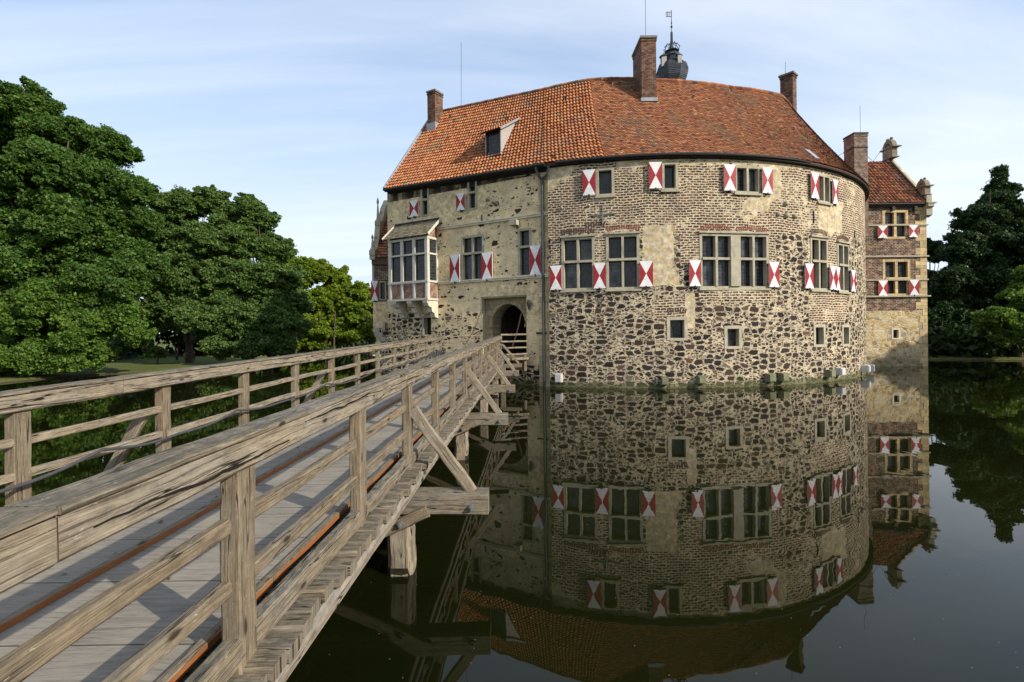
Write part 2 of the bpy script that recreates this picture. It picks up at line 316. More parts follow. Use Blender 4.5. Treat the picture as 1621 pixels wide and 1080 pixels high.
    wet = t.step(t.math('ADD', sz.outputs[1], t.math('MULTIPLY', t.math('SUBTRACT', mo, .5), 1.2)), .55, .12)
    col = t.mix(t.math('MULTIPLY', wet, .8), col, (.075, .085, .03))
    return t.fin(col, .92, h, .85, .05)
MASON = masonry_mat(); MASONG = masonry_mat('gate_wing_plaster', (.70,.525,.28), (.92,.73,.43))

def ashlar_mat(name='dressed_sandstone', a=(.40,.32,.185), b=(.60,.49,.31), bw=.62, bh=.33):
    t = NT(name); uv = t.uv(); n1 = t.noise(uv, 1.7, 6, .65); n2 = t.noise(uv, 24, 5, .7)
    col = t.mix(t.ramp(n1, [(.3, 0.), (.7, 1.)]), a, b); col = t.mix(t.math('MULTIPLY', t.step(n2, .5, .7), .35), col, tuple(c*.45 for c in a))
    st = t.noise(t.map(uv, (3, .6, 1)), 1, 4, .6); col = t.mix(t.math('MULTIPLY', t.step(st, .56, .72), .5), col, (.10, .095, .07))
    h = n2
    if bw:
        bk = t.new('ShaderNodeTexBrick'); t.l.new(uv, bk.inputs['Vector']); bk.inputs['Scale'].default_value = 1; bk.inputs['Brick Width'].default_value = bw; bk.inputs['Row Height'].default_value = bh; bk.inputs['Mortar Size'].default_value = .012
        bk.inputs['Color1'].default_value = (.72, .72, .72, 1); bk.inputs['Color2'].default_value = (1.1, 1.05, .95, 1); bk.inputs['Mortar'].default_value = (.5, .45, .4, 1)
        col = t.mix(1., col, bk.outputs['Color'], 'MULTIPLY'); h = t.math('SUBTRACT', n2, bk.outputs['Fac'])
    return t.fin(col, .9, h, .5, .02)
ASHLAR = ashlar_mat('dressed_sandstone', (.44,.335,.175), (.68,.53,.30)); STONE = ashlar_mat('window_stone', (.30,.27,.19), (.47,.42,.30), 0); STONEPALE = ashlar_mat('pale_stone', (.50,.44,.32), (.70,.63,.47), 0)
DARKSTONE = ashlar_mat('mossy_stone', (.13,.13,.07), (.26,.25,.15), 0)
def ochre_mat():
    t = NT('ochre_rubble'); uv = t.uv(); w = t.noise(uv, 1.6, 3, .6, color=True); w2 = t.noise(uv, 7, 3, .6, color=True)
    v = t.map(t.addv(t.addv(uv, w, (.4,.15,0)), w2, (.06,.04,0)), (1.9, 3.6, 1)); o = []
    for ft in ('F1', 'F2'):
        n = t.new('ShaderNodeTexVoronoi', feature=ft, voronoi_dimensions='2D', distance='MINKOWSKI'); n.inputs['Exponent'].default_value = 3; t.l.new(v, n.inputs['Vector']); n.inputs['Scale'].default_value = 1; o.append(n)
    e = t.step(t.math('SUBTRACT', o[1].outputs['Distance'], o[0].outputs['Distance']), .03, .16); c = t.new('ShaderNodeSeparateColor'); t.l.new(o[0].outputs['Color'], c.inputs[0])
    st = t.ramp(c.outputs[0], [(0., (.20,.12,.045)), (.3, (.42,.28,.11)), (.6, (.52,.40,.20)), (.85, (.38,.31,.20)), (1., (.26,.21,.15))])
    n1 = t.noise(uv, 6, 7, .75); st = t.mix(1., st, t.ramp(n1, [(.3, .5), (.65, 1.35)]), 'MULTIPLY'); mo = t.mix(t.noise(uv, 1.2, 4, .6), (.48,.38,.22), (.66,.56,.36))
    col = t.mix(t.math('MULTIPLY', e, t.step(t.noise(uv, 1.1, 4, .6), .40, .52)), mo, st); sz = t.new('ShaderNodeSeparateXYZ'); t.l.new(uv, sz.inputs[0])
    col = t.mix(t.math('MULTIPLY', t.step(t.math('MULTIPLY_ADD', n1, 1.4, sz.outputs[1]), 2.3, 1.2), .55), col, (.13,.12,.085))
    return t.fin(col, .9, t.math('MULTIPLY_ADD', e, .5, n1), .9, .06)
OCHRE = ochre_mat()

def brickwall_mat(name, c0, c1, c2, mortar, w=.26, h=.085, ms=.014):
    t = NT(name); uv = t.uv(); wv = t.addv(uv, t.noise(uv, 3, 3, .6, color=True), (.03, .02, 0))
    bk = t.new('ShaderNodeTexBrick'); t.l.new(wv, bk.inputs['Vector']); bk.inputs['Scale'].default_value = 1; bk.inputs['Brick Width'].default_value = w; bk.inputs['Row Height'].default_value = h; bk.inputs['Mortar Size'].default_value = ms; bk.inputs['Bias'].default_value = 0
    bk.inputs['Color1'].default_value = (0, 0, 0, 1); bk.inputs['Color2'].default_value = (1, 1, 1, 1); bk.inputs['Mortar'].default_value = (.5, .5, .5, 1)
    bc = t.ramp(bk.outputs['Color'], [(0., c0), (.5, c1), (1., c2)]); bl = t.noise(uv, 1.6, 5, .65)
    bc = t.mix(t.math('MULTIPLY', t.step(bl, .5, .7), .5), bc, c0)
    mc = t.mix(t.step(t.noise(uv, 2.2, 4, .6), .42, .6), tuple(c*.35 for c in mortar), mortar)
    col = t.mix(bk.outputs['Fac'], bc, mc); n2 = t.noise(uv, 30, 4, .7)
    col = t.mix(1., col, t.ramp(n2, [(.3, .6), (.7, 1.35)]), 'MULTIPLY')
    return t.fin(col, .9, t.math('MULTIPLY_ADD', n2, .4, t.math('SUBTRACT', 1., bk.outputs['Fac'])), .6, .015)
CHIMB = brickwall_mat('chimney_brick', (.035,.022,.018), (.12,.045,.028), (.23,.09,.045), (.22,.18,.13))
CHIMP = brickwall_mat('pale_chimney_brick', (.10,.06,.045), (.20,.12,.085), (.30,.20,.14), (.36,.31,.24))
AXB = brickwall_mat('pavilion_brick', (.03,.022,.02), (.12,.055,.038), (.26,.12,.065), (.46,.38,.26), .30, .13, .020)
REDB = brickwall_mat('red_infill_brick', (.16,.05,.03), (.30,.10,.055), (.42,.17,.09), (.42,.36,.27), .24, .085, .018)

def tile_mat(name, stops, lich=(.16,.145,.10), amt=.5):
    t = NT(name); tn = t.attr('tint'); ob = t.obj()
    col = t.ramp(tn, stops); n = t.noise(ob, 9, 5, .7); bl = t.noise(ob, .55, 5, .65)
    col = t.mix(1., col, t.ramp(n, [(.25, .6), (.75, 1.35)]), 'MULTIPLY')
    col = t.mix(t.math('MULTIPLY', t.step(t.math('MULTIPLY_ADD', n, .6, bl), .80, 1.0), amt), col, lich)
    return t.fin(col, .85, n, .4, .01)
PAN = tile_mat('pantile', [(0., (.05,.028,.02)), (.10, (.20,.07,.035)), (.3, (.33,.108,.042)), (.55, (.44,.158,.058)), (.8, (.51,.21,.085)), (.93, (.30,.19,.11)), (1., (.14,.12,.08))])
PLAIN = tile_mat('plain_tile', [(0., (.05,.03,.02)), (.2, (.19,.07,.036)), (.5, (.30,.108,.046)), (.8, (.40,.16,.066)), (1., (.46,.25,.12))], (.13,.12,.08), .65)
PAND = tile_mat('dark_pantile', [(0., (.03,.018,.015)), (.3, (.18,.07,.04)), (.55, (.34,.12,.055)), (.8, (.46,.20,.09)), (1., (.16,.12,.08))])
MOSST = tile_mat('mossy_slate', [(0., (.10,.085,.055)), (.5, (.18,.155,.095)), (1., (.27,.225,.14))])

def plain(name, c, rough=.7, metal=0, var=.15, scale=8):
    t = NT(name); n = t.noise(t.obj(), scale, 5, .65)
    col = t.mix(t.ramp(n, [(.3, 0.), (.7, 1.)]), tuple(x*(1-var) for x in c), tuple(min(1, x*(1+var)) for x in c)); t.b.inputs['Metallic'].default_value = metal
    return t.fin(col, rough, n, .15, .005)
SWHITE = plain('shutter_white', (.72,.71,.68), .6, 0, .16, 5); SRED = plain('shutter_red', (.29,.022,.026), .5, 0, .28, 5)
IRON = plain('dark_iron', (.03,.028,.026), .6); EAVSHADE = plain('eaves_shadow_board', (.022,.018,.015), .8); PIPE = plain('downpipe_zinc', (.075,.085,.085), .5, .2); ZINC = plain('zinc_pipe', (.20,.22,.22), .45, .4); LEAD = plain('lead_sheet', (.30,.305,.32), .55, .1, .25, 5)
SLATE = plain('dome_slate', (.055,.062,.07), .45, 0, .5, 3); RUST = plain('rusty_chain', (.085,.05,.035), .8, 0, .3); CABLE = plain('cable_rubber', (.06,.06,.062), .6)
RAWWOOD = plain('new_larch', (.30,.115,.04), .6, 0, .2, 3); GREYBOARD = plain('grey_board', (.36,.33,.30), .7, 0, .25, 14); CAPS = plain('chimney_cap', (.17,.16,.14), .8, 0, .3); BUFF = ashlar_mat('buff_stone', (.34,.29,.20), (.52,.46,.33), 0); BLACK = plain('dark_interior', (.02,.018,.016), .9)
WHITEST = plain('white_block', (.50,.49,.46), .7, 0, .12); BRASSY = plain('timber_frame_pale', (.52,.49,.40), .7, 0, .12, 6); WOODDARK = plain('window_timber', (.035,.025,.02), .5)
def glass_mat():
    t = NT('leaded_glass'); uv = t.uv()
    bk = t.new('ShaderNodeTexBrick'); bk.offset = 0; t.l.new(uv, bk.inputs['Vector']); bk.inputs['Scale'].default_value = 1; bk.inputs['Brick Width'].default_value = .17; bk.inputs['Row Height'].default_value = .21; bk.inputs['Mortar Size'].default_value = .011; bk.inputs['Mortar Smooth'].default_value = 0
    bk.inputs['Color1'].default_value = (0, 0, 0, 1); bk.inputs['Color2'].default_value = (1, 1, 1, 1); bk.inputs['Bias'].default_value = 0
    c = t.mix(t.math('MULTIPLY', t.ramp(t.attr('tint'), [(.45, 0.), (1., 1.)]), t.ramp(t.noise(uv, 1.7, 3, .6), [(.35, 0.), (.6, 1.)])), t.ramp(bk.outputs['Color'], [(0., (.006,.008,.010)), (1., (.028,.032,.035))]), (.12, .13, .13))  # some panes coloured paler for brighter reflections and curtains
    col = t.mix(bk.outputs['Fac'], c, (.055, .055, .05)); t.b.inputs['Specular IOR Level'].default_value = .32
    ht = t.noise(uv, 3.0, 2, .5)
    return t.fin(col, t.math('MULTIPLY_ADD', bk.outputs['Fac'], .5, .06), ht, .12, .02)
GLASS = glass_mat()
def leaf_mat(name, a, b, c, trans=.3):
    t = NT(name); tn = t.attr('tint'); col = t.ramp(tn, [(0., a), (.6, b), (1., c)])
    t.b.inputs['Specular IOR Level'].default_value = .22; t.b.inputs['Roughness'].default_value = .55; t.l.new(col, t.b.inputs['Base Color'])
    tr = t.new('ShaderNodeBsdfTranslucent'); t.l.new(t.mix(1., col, (1.4, 1.5, .5), 'MULTIPLY'), tr.inputs[0]); ms = t.new('ShaderNodeMixShader'); ms.inputs[0].default_value = trans
    t.l.new(t.b.outputs[0], ms.inputs[1]); t.l.new(tr.outputs[0], ms.inputs[2]); t.l.new(ms.outputs[0], t.n['Material Output'].inputs[0]); return t.mat
LDARK = leaf_mat('oak_leaves', (.03,.065,.012), (.068,.135,.022), (.14,.215,.04)); LMID = leaf_mat('alder_leaves', (.045,.092,.020), (.098,.165,.038), (.18,.24,.065))
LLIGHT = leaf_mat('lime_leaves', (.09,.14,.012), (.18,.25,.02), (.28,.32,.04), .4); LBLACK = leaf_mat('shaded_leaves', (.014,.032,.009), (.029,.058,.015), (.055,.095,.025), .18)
LBRIGHT = leaf_mat('chestnut_leaves', (.045,.095,.014), (.095,.175,.024), (.18,.25,.045)); 
LCH = leaf_mat('chestnut_pale_leaves', (.055,.10,.016), (.12,.20,.028), (.20,.28,.05)); BARK = plain('bark', (.085,.065,.045), .9, 0, .35, 6)  # chestnut green raised to offset the shade falling on that tree

# ------------------------------------------------------------------ ground and water
def seg_d(px, py, poly):
    d = np.full(px.shape, 1e9); ins = np.zeros(px.shape, bool); n = len(poly)
    for i in range(n):
        x0, y0 = poly[i]; x1, y1 = poly[(i+1)%n]; ex, ey = x1-x0, y1-y0
        t = np.clip(((px-x0)*ex+(py-y0)*ey)/(ex*ex+ey*ey), 0, 1); d = np.minimum(d, np.hypot(px-x0-t*ex, py-y0-t*ey))
        c = ((y0 > py) != (y1 > py)) & (px < (x1-x0)*(py-y0)/(y1-y0+1e-12)+x0); ins ^= c
    return np.where(ins, -d, d)
MOAT = [(-42,-10),(-40,20),(-38,36),(-36,44.5),(-31.8,46.5),(-31.3,53.5),(-29.5,62),(-25.6,77),(-20,81),(-12,84),(2,86),(22,88),(33,80),(38,64),(40.5,53),(46,49.5),(56,48),(66,38),(70,15),(66,-10),(20,-12),(-20,-12)]
cx = np.concatenate([[-1600,-900,-500,-300,-200,-140,-110],np.arange(-90,100,.9),[110,140,200,300,500,900,1600]]); cy = np.concatenate([[-900,-400,-150,-60],np.arange(-30,110,.9),[120,150,200,300,500,900,1800]])
gx, gy = np.meshgrid(cx, cy); sd_ = seg_d(gx, gy, MOAT)
wob = .5*np.sin(gx*.9+gy*.4)+.4*np.sin(gx*.35-gy*1.1); sd_ = sd_+wob*.35
gz = np.where(sd_ < 0, np.maximum(-1.6, sd_*1.2), np.minimum(.16, sd_*.6)+np.clip(sd_-.6, 0, 25)*.018)
gz = gz+np.where(sd_ > 3, .05*np.sin(gx*.5)*np.cos(gy*.43), 0)
ny, nx = gx.shape; vs = np.stack([gx.ravel(), gy.ravel(), gz.ravel()], 1); idx = np.arange(nx*ny).reshape(ny, nx)
fs = np.stack([idx[:-1,:-1].ravel(), idx[:-1,1:].ravel(), idx[1:,1:].ravel(), idx[1:,:-1].ravel()], 1)
me = bpy.data.meshes.new('ground'); me.from_pydata(vs.tolist(), [], fs.tolist()); me.polygons.foreach_set('use_smooth', [True]*len(me.polygons))
t = NT('meadow'); ob = t.obj(); a = t.noise(ob, .12, 5, .6); b_ = t.noise(ob, 3.5, 6, .7)
col = t.mix(t.ramp(a, [(.35, 0.), (.65, 1.)]), (.09, .115, .02), (.18, .17, .035)); col = t.mix(t.ramp(b_, [(.3, 0.), (.75, 1.)]), col, (.035, .06, .012))
gs = t.new('ShaderNodeSeparateXYZ'); t.l.new(ob, gs.inputs[0]); col = t.mix(t.step(gs.outputs[2], .12, .03), col, (.06, .045, .025))
me.materials.append(t.fin(col, .95, b_, .8, .08)); ground = link(bpy.data.objects.new('ground', me)); tag(ground, kind='structure')
def water_mat():
    t = NT('moat_water'); ob = t.obj(); b = t.b
    b.inputs['Roughness'].default_value = .012; b.inputs['IOR'].default_value = 1.31; b.inputs['Specular IOR Level'].default_value = .5
    n1 = t.noise(t.map(ob, (.9, .55, 1)), 1, 3, .5, .3); n2 = t.noise(t.map(ob, (5, 3.2, 1)), 1, 3, .55); ptch = t.step(t.noise(ob, .045, 3, .5), .42, .62)
    h = t.math('ADD', t.math('MULTIPLY', n1, .55), t.math('MULTIPLY', t.math('MULTIPLY', n2, ptch), .12))
    mur = t.noise(ob, .08, 4, .6); col = t.mix(t.ramp(mur, [(.35, 0.), (.65, 1.)]), (.0045, .006, .0012), (.010, .0115, .0022))
    sp = t.new('ShaderNodeTexVoronoi', voronoi_dimensions='2D'); t.l.new(ob, sp.inputs['Vector']); sp.inputs['Scale'].default_value = 4.5
    rs = t.new('ShaderNodeSeparateColor'); t.l.new(sp.outputs['Color'], rs.inputs[0])
    fl = t.math('MULTIPLY', t.math('LESS_THAN', sp.outputs['Distance'], .028), t.math('GREATER_THAN', rs.outputs[0], .86)); col = t.mix(fl, col, (.16, .15, .09))
    t.l.new(t.math('MULTIPLY_ADD', fl, .6, .012), b.inputs['Roughness']); t.l.new(col, b.inputs['Base Color'])
    bp = t.new('ShaderNodeBump'); bp.inputs['Strength'].default_value = .2; bp.inputs['Distance'].default_value = .03; t.l.new(h, bp.inputs['Height']); t.l.new(bp.outputs[0], b.inputs['Normal'])
    return t.mat
mb = MB(); mb.face([(-95,-40,0),(95,-40,0),(95,100,0),(-95,100,0)]); tag(mb.build('water', water_mat()), kind='structure')

# ------------------------------------------------------------------ castle
castle = empty('moated_castle', (RC.x, RC.y, 0), 'large round stone castle with red tiled roof rising straight from the moat behind the bridge', 'castle')
Z0 = -1.5; ZT = 13.25
def lerp(a, b, t): return a+(b-a)*t
def wall(name, M, s0, s1, z0, z1, openings, parent, zonef, step=.3, depth=.42, mats=None):
    ss = sorted(set([round(v, 4) for v in list(np.arange(s0, s1, step))+[s1]+[o[0] for o in openings]+[o[1] for o in openings]]))
    zs = sorted(set([round(v, 4) for v in list(np.arange(z0, z1, step))+[z1]+[o[2] for o in openings]+[o[3] for o in openings]]))
    ss = [v for i, v in enumerate(ss) if i == 0 or v-ss[i-1] > 1e-3]; zs = [v for i, v in enumerate(zs) if i == 0 or v-zs[i-1] > 1e-3]
    vid = {}; V = []; Fc = []; UV = []; Z = []; mi = []
    def vert(i, j):
        if (i, j) not in vid:
            vid[(i, j)] = len(V); V.append(tuple(M(ss[i], zs[j], 0))); Z.append(zonef(ss[i], zs[j]))
        return vid[(i, j)]
    for i in range(len(ss)-1):
        for j in range(len(zs)-1):
            sc, zc = (ss[i]+ss[i+1])/2, (zs[j]+zs[j+1])/2
            if any(o[0] < sc < o[1] and o[2] < zc < o[3] for o in openings): continue
            Fc.append((vert(i,j), vert(i+1,j), vert(i+1,j+1), vert(i,j+1))); mi.append(0)
            UV += [(ss[i],zs[j]),(ss[i+1],zs[j]),(ss[i+1],zs[j+1]),(ss[i],zs[j+1])]
    for o in openings:
        a, b, c, d = o[:4]; dp = o[4] if len(o) > 4 else depth
        for (p, q) in (((a,c),(b,c)),((b,c),(b,d)),((b,d),(a,d)),((a,d),(a,c))):
            k = len(V); V += [tuple(M(p[0],p[1],0)),tuple(M(q[0],q[1],0)),tuple(M(q[0],q[1],-dp)),tuple(M(p[0],p[1],-dp))]; Z += [(0,1,0)]*4
            Fc.append((k,k+1,k+2,k+3)); mi.append(1); l = abs(p[0]-q[0])+abs(p[1]-q[1]); UV += [(0,0),(l,0),(l,dp),(0,dp)]
    me = bpy.data.meshes.new(name); me.from_pydata(V, [], Fc)
    for q in (mats or (MASON, STONE)): me.materials.append(q)
    me.polygons.foreach_set('material_index', mi)
    me.uv_layers.new(name='UVMap').data.foreach_set('uv', [c for p in UV for c in p])
    ca = me.color_attributes.new('zone', 'FLOAT_COLOR', 'POINT'); ca.data.foreach_set('color', [c for z in Z for c in (z[0], z[1], z[2], 1.0)])
    me.update(); return link(bpy.data.objects.new(name, me), parent)

def shutter(M, s0, s1, z0, z1, parent, d=.10):
    M0 = M; kk = random.uniform(-.06, .06); M = lambda a_, b_, c_: M0(a_, b_, c_+(.04+kk*(a_-s0)/(s1-s0) if c_ > 0 else 0))
    m = MB(); th = .045; c = [(s0,z0),(s1,z0),(s1,z1),(s0,z1)]; sc, zc = (s0+s1)/2, (z0+z1)/2; e = .012
    ctr = M(sc, zc, d+th)
    for i in range(4):
        p, q = c[i], c[(i+1)%4]; m.face([M(p[0],p[1],d+th), M(q[0],q[1],d+th), ctr], None, 0 if i in (0, 2) else 1)
        m.face([M(p[0],p[1],d), M(q[0],q[1],d), M(q[0],q[1],d+th), M(p[0],p[1],d+th)], None, 0)
    m.face([M(*c[3],d), M(*c[2],d), M(*c[1],d), M(*c[0],d)], None, 0)
    m.mbox(M, sc-.03, sc+.03, z0-.10, z0+.05, 0, d+th+.02, 2)          # catch
    for zz in (z0+.12*(z1-z0), z0+.88*(z1-z0)): m.mbox(M, s0-.04 , s0+.02, zz-.03, zz+.03, .02, d+.02, 2)
    return m.build('shutter', [SWHITE, SRED, IRON], parent)

def window(M, s0, s1, z0, z1, parent, lights=2, transom=.54, depth=.30, shut=(), hood=True, pier=None, fw=.135, mats=STONE, sill=True, name='window', glassd=None, mw=.15, grid=True):
    w = empty(name, M((s0+s1)/2, z0, 0), None, None); 
    for k in ('label', 'category'):
        if k in w: del w[k]
    w.parent = parent; off = Vector((0, 0, 0)); q = parent
    while q is not None: off += Vector(q.location); q = q.parent
    w.location = Vector(w.location)-off
    # bring children back to world: link() sums parents' locations
    m = MB(); D0, D1 = -depth, .03; gd = glassd if glassd is not None else -depth+.06
    m.mbox(M, s0-.02, s0+fw, z0, z1, D0, D1); m.mbox(M, s1-fw, s1+.02, z0, z1, D0, D1)
    m.mbox(M, s0+fw, s1-fw, z1-fw, z1+.02, D0, D1+.004); m.mbox(M, s0+fw, s1-fw, z0-.02, z0+fw*.8, D0, D1+.004)
    if hood: m.mbox(M, s0-.07, s1+.07, z1+.02, z1+.13, -.05, .15)
    if sill: m.mbox(M, s0-.08, s1+.08, z0-.13, z0-.02, -.05, .14)
    a, b = s0+fw, s1-fw; cols = []
    if lights == 1: cols = [(a, b)]
    elif lights == 2: c = (a+b)/2; cols = [(a, c-mw/2), (c+mw/2, b)]; m.mbox(M, c-mw/2, c+mw/2, z0+fw*.8, z1-fw, D0+.05, D1-.01)
    elif lights == 4:
        W_ = b-a; pr = W_*.15; lw = (W_-pr)/2; cols = []
        for k in (0, 1):
            q0 = a+k*(lw+pr); c = q0+lw/2; cols += [(q0, c-mw/2), (c+mw/2, q0+lw)]; m.mbox(M, c-mw/2, c+mw/2, z0+fw*.8, z1-fw, D0+.05, D1-.01)
        m.mbox(M, a+lw, a+lw+pr, z0+fw*.8, z1-fw, D0, D1+.01)
    zt = None
    if transom: zt = lerp(z0, z1, transom); m.mbox(M, a, b, zt-.07, zt+.07, D0+.03, D1+.06)
    m.build('frame', mats, w)
    g = MB(); sh = MB()
    for (p, q) in cols:
        rows = [(z0+fw*.8, z1-fw)] if not zt else [(z0+fw*.8, zt-.07), (zt+.07, z1-fw)]
        for (u, v) in rows:
            o = random.random(); ty = random.uniform(-.012,.012); g.face([M(p,u,gd+ty),M(q,u,gd-ty),M(q,v,gd-ty*.4),M(p,v,gd+ty*.7)], [(o,o),(o+q-p,o),(o+q-p,o+v-u),(o,o+v-u)], 0, random.uniform(.01,1))
            for (x0,x1,y0,y1) in ((p,p+.05,u,v),(q-.05,q,u,v),(p+.05,q-.05,u,u+.05),(p+.05,q-.05,v-.05,v)): sh.mbox(M, x0,x1,y0,y1, gd-.02, gd+.045)
    g.build('pane', GLASS, w); sh.build('casement', WOODDARK, w)
    bk = MB(); bk.face([M(a,z0,D0-.15),M(b,z0,D0-.15),M(b,z1,D0-.15),M(a,z1,D0-.15)])
    for r in shut: shutter(M, *r, w)
    return w
def rectR(x0, y0, x1, y1):   # pixel rectangle on the round wall -> s0,s1,z0,z1
    ym = (y0+y1)/2; a = ring_s(x0, ym)[0]; b = ring_s(x1, ym)[0]; xm = (x0+x1)/2
    return a, b, ring_s(xm, y1)[1], ring_s(xm, y0)[1]
def rectG(x0, y0, x1, y1):
    ym = (y0+y1)/2; a = gate_hit(x0, ym)[0]; b = gate_hit(x1, ym)[0]; xm = (x0+x1)/2
    return a, b, gate_hit(xm, y1)[1], gate_hit(xm, y0)[1]
def rectA(x0, y0, x1, y1):
    a = ax_hit(x0, (y0+y1)/2)[0]; b = ax_hit(x1, (y0+y1)/2)[0]; return a, b, ax_hit((x0+x1)/2, y1)[1], ax_hit((x0+x1)/2, y0)[1]

# -- round wall
WR = [ # rect, lights, transom, shutters, hood
 ((944,266,972,310), 1, None, [(923,270,943,310)], False),
 ((1048,257,1073,301), 1, None, [(1026.5,258,1047.5,299.5)], False),
 ((1163,263,1203,306), 2, None, [(1143.5,262,1162.5,303),(1203.5,266.5,1221,307)], False),
 ((1294,277,1314,321), 2, None, [(1280,274.5,1293.5,315),(1314,286,1323.5,324)], False),
 ((889.6,376,941,459), 2, .54, [(872,421,890,459),(940,417,959,457)], True),
 ((960,371,1012,457.5), 2, .54, [(1011.5,414,1033,454)], True),
 ((1108,370,1216,456), 4, .54, [(1089.5,413,1108,453.5),(1214,415.5,1231,455)], True),
 ((1283,377,1310,459), 2, .55, [(1270.5,418,1284,457),(1309.5,422,1318,459)], True),
 ((1325.5,386,1343.5,462), 2, .55, [(1319,423.5,1327,460),(1342.8,428,1351,462)], True)]
SM = [(1056,502,1088,539),(1147,516,1174,552),(1288,514,1306,549),(1333,514,1345,548)]
opR = []
for r in WR: a = rectR(*r[0]); opR.append(a)
for r in SM: opR.append((*rectR(*r), .5))
phi0 = ring_hit(869.5, 440)[0]; S_A = phi0*RW-.03; S_B = R(112)*RW
def px_of(M, s, z):
    p = M(s, z, 0); u, v = p.x/p.y*F, (p.z-HC)/p.y*F
    return PX0+u*CA-v*SA, PY0-(u*SA+v*CA)
def zoneR(s, z):
    x, y = px_of(M_ring, s, z)
    if s/RW > R(57): return ((1. if z > 6.5 else 0.), 0., .9)
    b = 0.
    if y < 372: b = 1.
    if y < 460 and (870 < x < 888 and y < 420 or 938 < x < 962 or 1075 < x < 1108 and y < 425 or 1216 < x < 1226 or 1305 < x < 1330 ): b = 1.
    if 1108 < x < 1232 and y < 482: b = 1.
    if 1035 < x < 1092 and 470 < y < 540: b = .75 if y < 506 or x > 1084 else .1
    if 1280 < x < 1340 and y < 512: b = 1.
    if 1228 < x < 1275 and y > 376: b = 0.
    if 1345 < x and y > 385: b = 0.2
    p = 0.
    if 1014 < x < 1070 and 358 < y < 425: p = .95
    if 1030 < x < 1075 and 425 <= y < 455: p = .62
    if 1086 < x < 1104 and 462 < y < 520: p = .85
    if x < 925 and y < 305 and (x-870)*.9 < (305-y): p = .8
    if 975 < x < 1010 and y < 272: p = .7
    if 1175 < x < 1220 and 312 < y < 330: p = .9
    if 1155 < x < 1215 and 330 < y < 352: p = .5
    if 1220 < x < 1240 and y < 315: p = .75
    if 1295 < x < 1335 and 318 < y < 372 : p = .72
    if 940 < x < 975 and 312 < y < 322: p = .7
    if y < 268 and x > 985: p = max(p, .55)
    if y > 598 : p = max(p, .35)
    d = .95
    d = .80 if y < 560 else .88
    return (b, p, d)
wall('wall', M_ring, S_A, S_B, Z0, ZT, opR, castle, zoneR)
for k, r in enumerate(WR):
    a = opR[k]; sh = [rectR(*q) for q in r[3]]
    window(M_ring, *a, castle, r[1], r[2], .38, [(q[0], q[1], q[2], q[3]) for q in sh], r[4], mw=.14)
for k in range(4):
    a = opR[len(WR)+k][:4]; window(M_ring, *a, castle, 1, None, .42, [], False, fw=.17, mats=BUFF, sill=False)
# relieving arches of upright bricks
def arch_bricks(M, x0, x1, y, rise, parent, red=False):
    a, z = (ring_s(x0, y)); b, _ = ring_s(x1, y); c = (a+b)/2; w = (b-a)/2; m = MB(); n = max(7, int((b-a)/.13))
    zz = ring_s((x0+x1)/2, y)[1]
    for i in range(n):
        f = -1+2*(i+.5)/n; s = c+f*w; z_ = zz+rise*(1-f*f); tilt = -f*.35; hw = (b-a)/n*.32
        p = [(-hw,0),(hw,0),(hw,.27),(-hw,.27)]; q = [(s+u*math.cos(tilt)-v*math.sin(tilt)*-1*-1, z_+v*math.cos(tilt)+u*math.sin(tilt)*-1*-1) for u, v in p]
        m.hexa([M(*q[0],.012),M(*q[1],.012),M(*q[1],-.05),M(*q[0],-.05),M(*q[3],.012),M(*q[2],.012),M(*q[2],-.05),M(*q[3],-.05)], 0)
    return m.build('relieving_arch', REDARCH if red else DARKARCH, parent)
REDARCH = plain('red_arch_brick', (.20,.075,.05), .9, 0, .4, 5); DARKARCH = plain('dark_arch_brick', (.085,.05,.04), .9, 0, .5, 5)
for q in ((889,940,371,.10,0),(961,1012,366,.12,1),(1110,1155,367,.18,1),(1166,1214,369,.18,1),(1284,1309,373,.15,0),(1325,1343,382,.12,0),(1057,1086,497,.10,0),(927,957,360,.08,0)): arch_bricks(M_ring, *q[:4], castle, q[4])
# iron anchors, stone balls, corbels at the waterline
def anchor(M, hit, pts, mat=IRON, w=.05):
    m = MB()
    for (x0,y0,x1,y1) in pts:
        a, b = hit(x0,y0), hit(x1,y1); m.timber(M(a[0],a[1],.04), M(b[0],b[1],.04), w, w, M(a[0],a[1],1)-M(a[0],a[1],0))
    m.build('wall_anchor', mat, castle)
anchor(M_ring, ring_s, [(954,324,954,355),(934,342,975,338)], ZINC, .06); anchor(M_ring, ring_s, [(944,470,955,487),(957,470,946,489)], IRON, .03); anchor(M_ring, ring_s, [(1287.5,334,1287.5,354)]); anchor(M_ring, ring_s, [(1352,366,1352,377)])
for (x, y, r) in ((1243.5,322.5,.17),(1231.5,339.5,.14),(1244.5,341.5,.17),(1257.5,342.5,.15),(932.5,325.5,.09),(889.5,329.5,.09),(1359,386,.14)):
    s_, z_ = ring_s(x, y); c = M_ring(s_, z_, .04); m = MB(); m.lathe(c, [(r*math.cos(a), r*math.sin(a)) for a in np.linspace(-math.pi/2, math.pi/2, 9)], 12); m.build('stone_ball', STONE, castle, True)
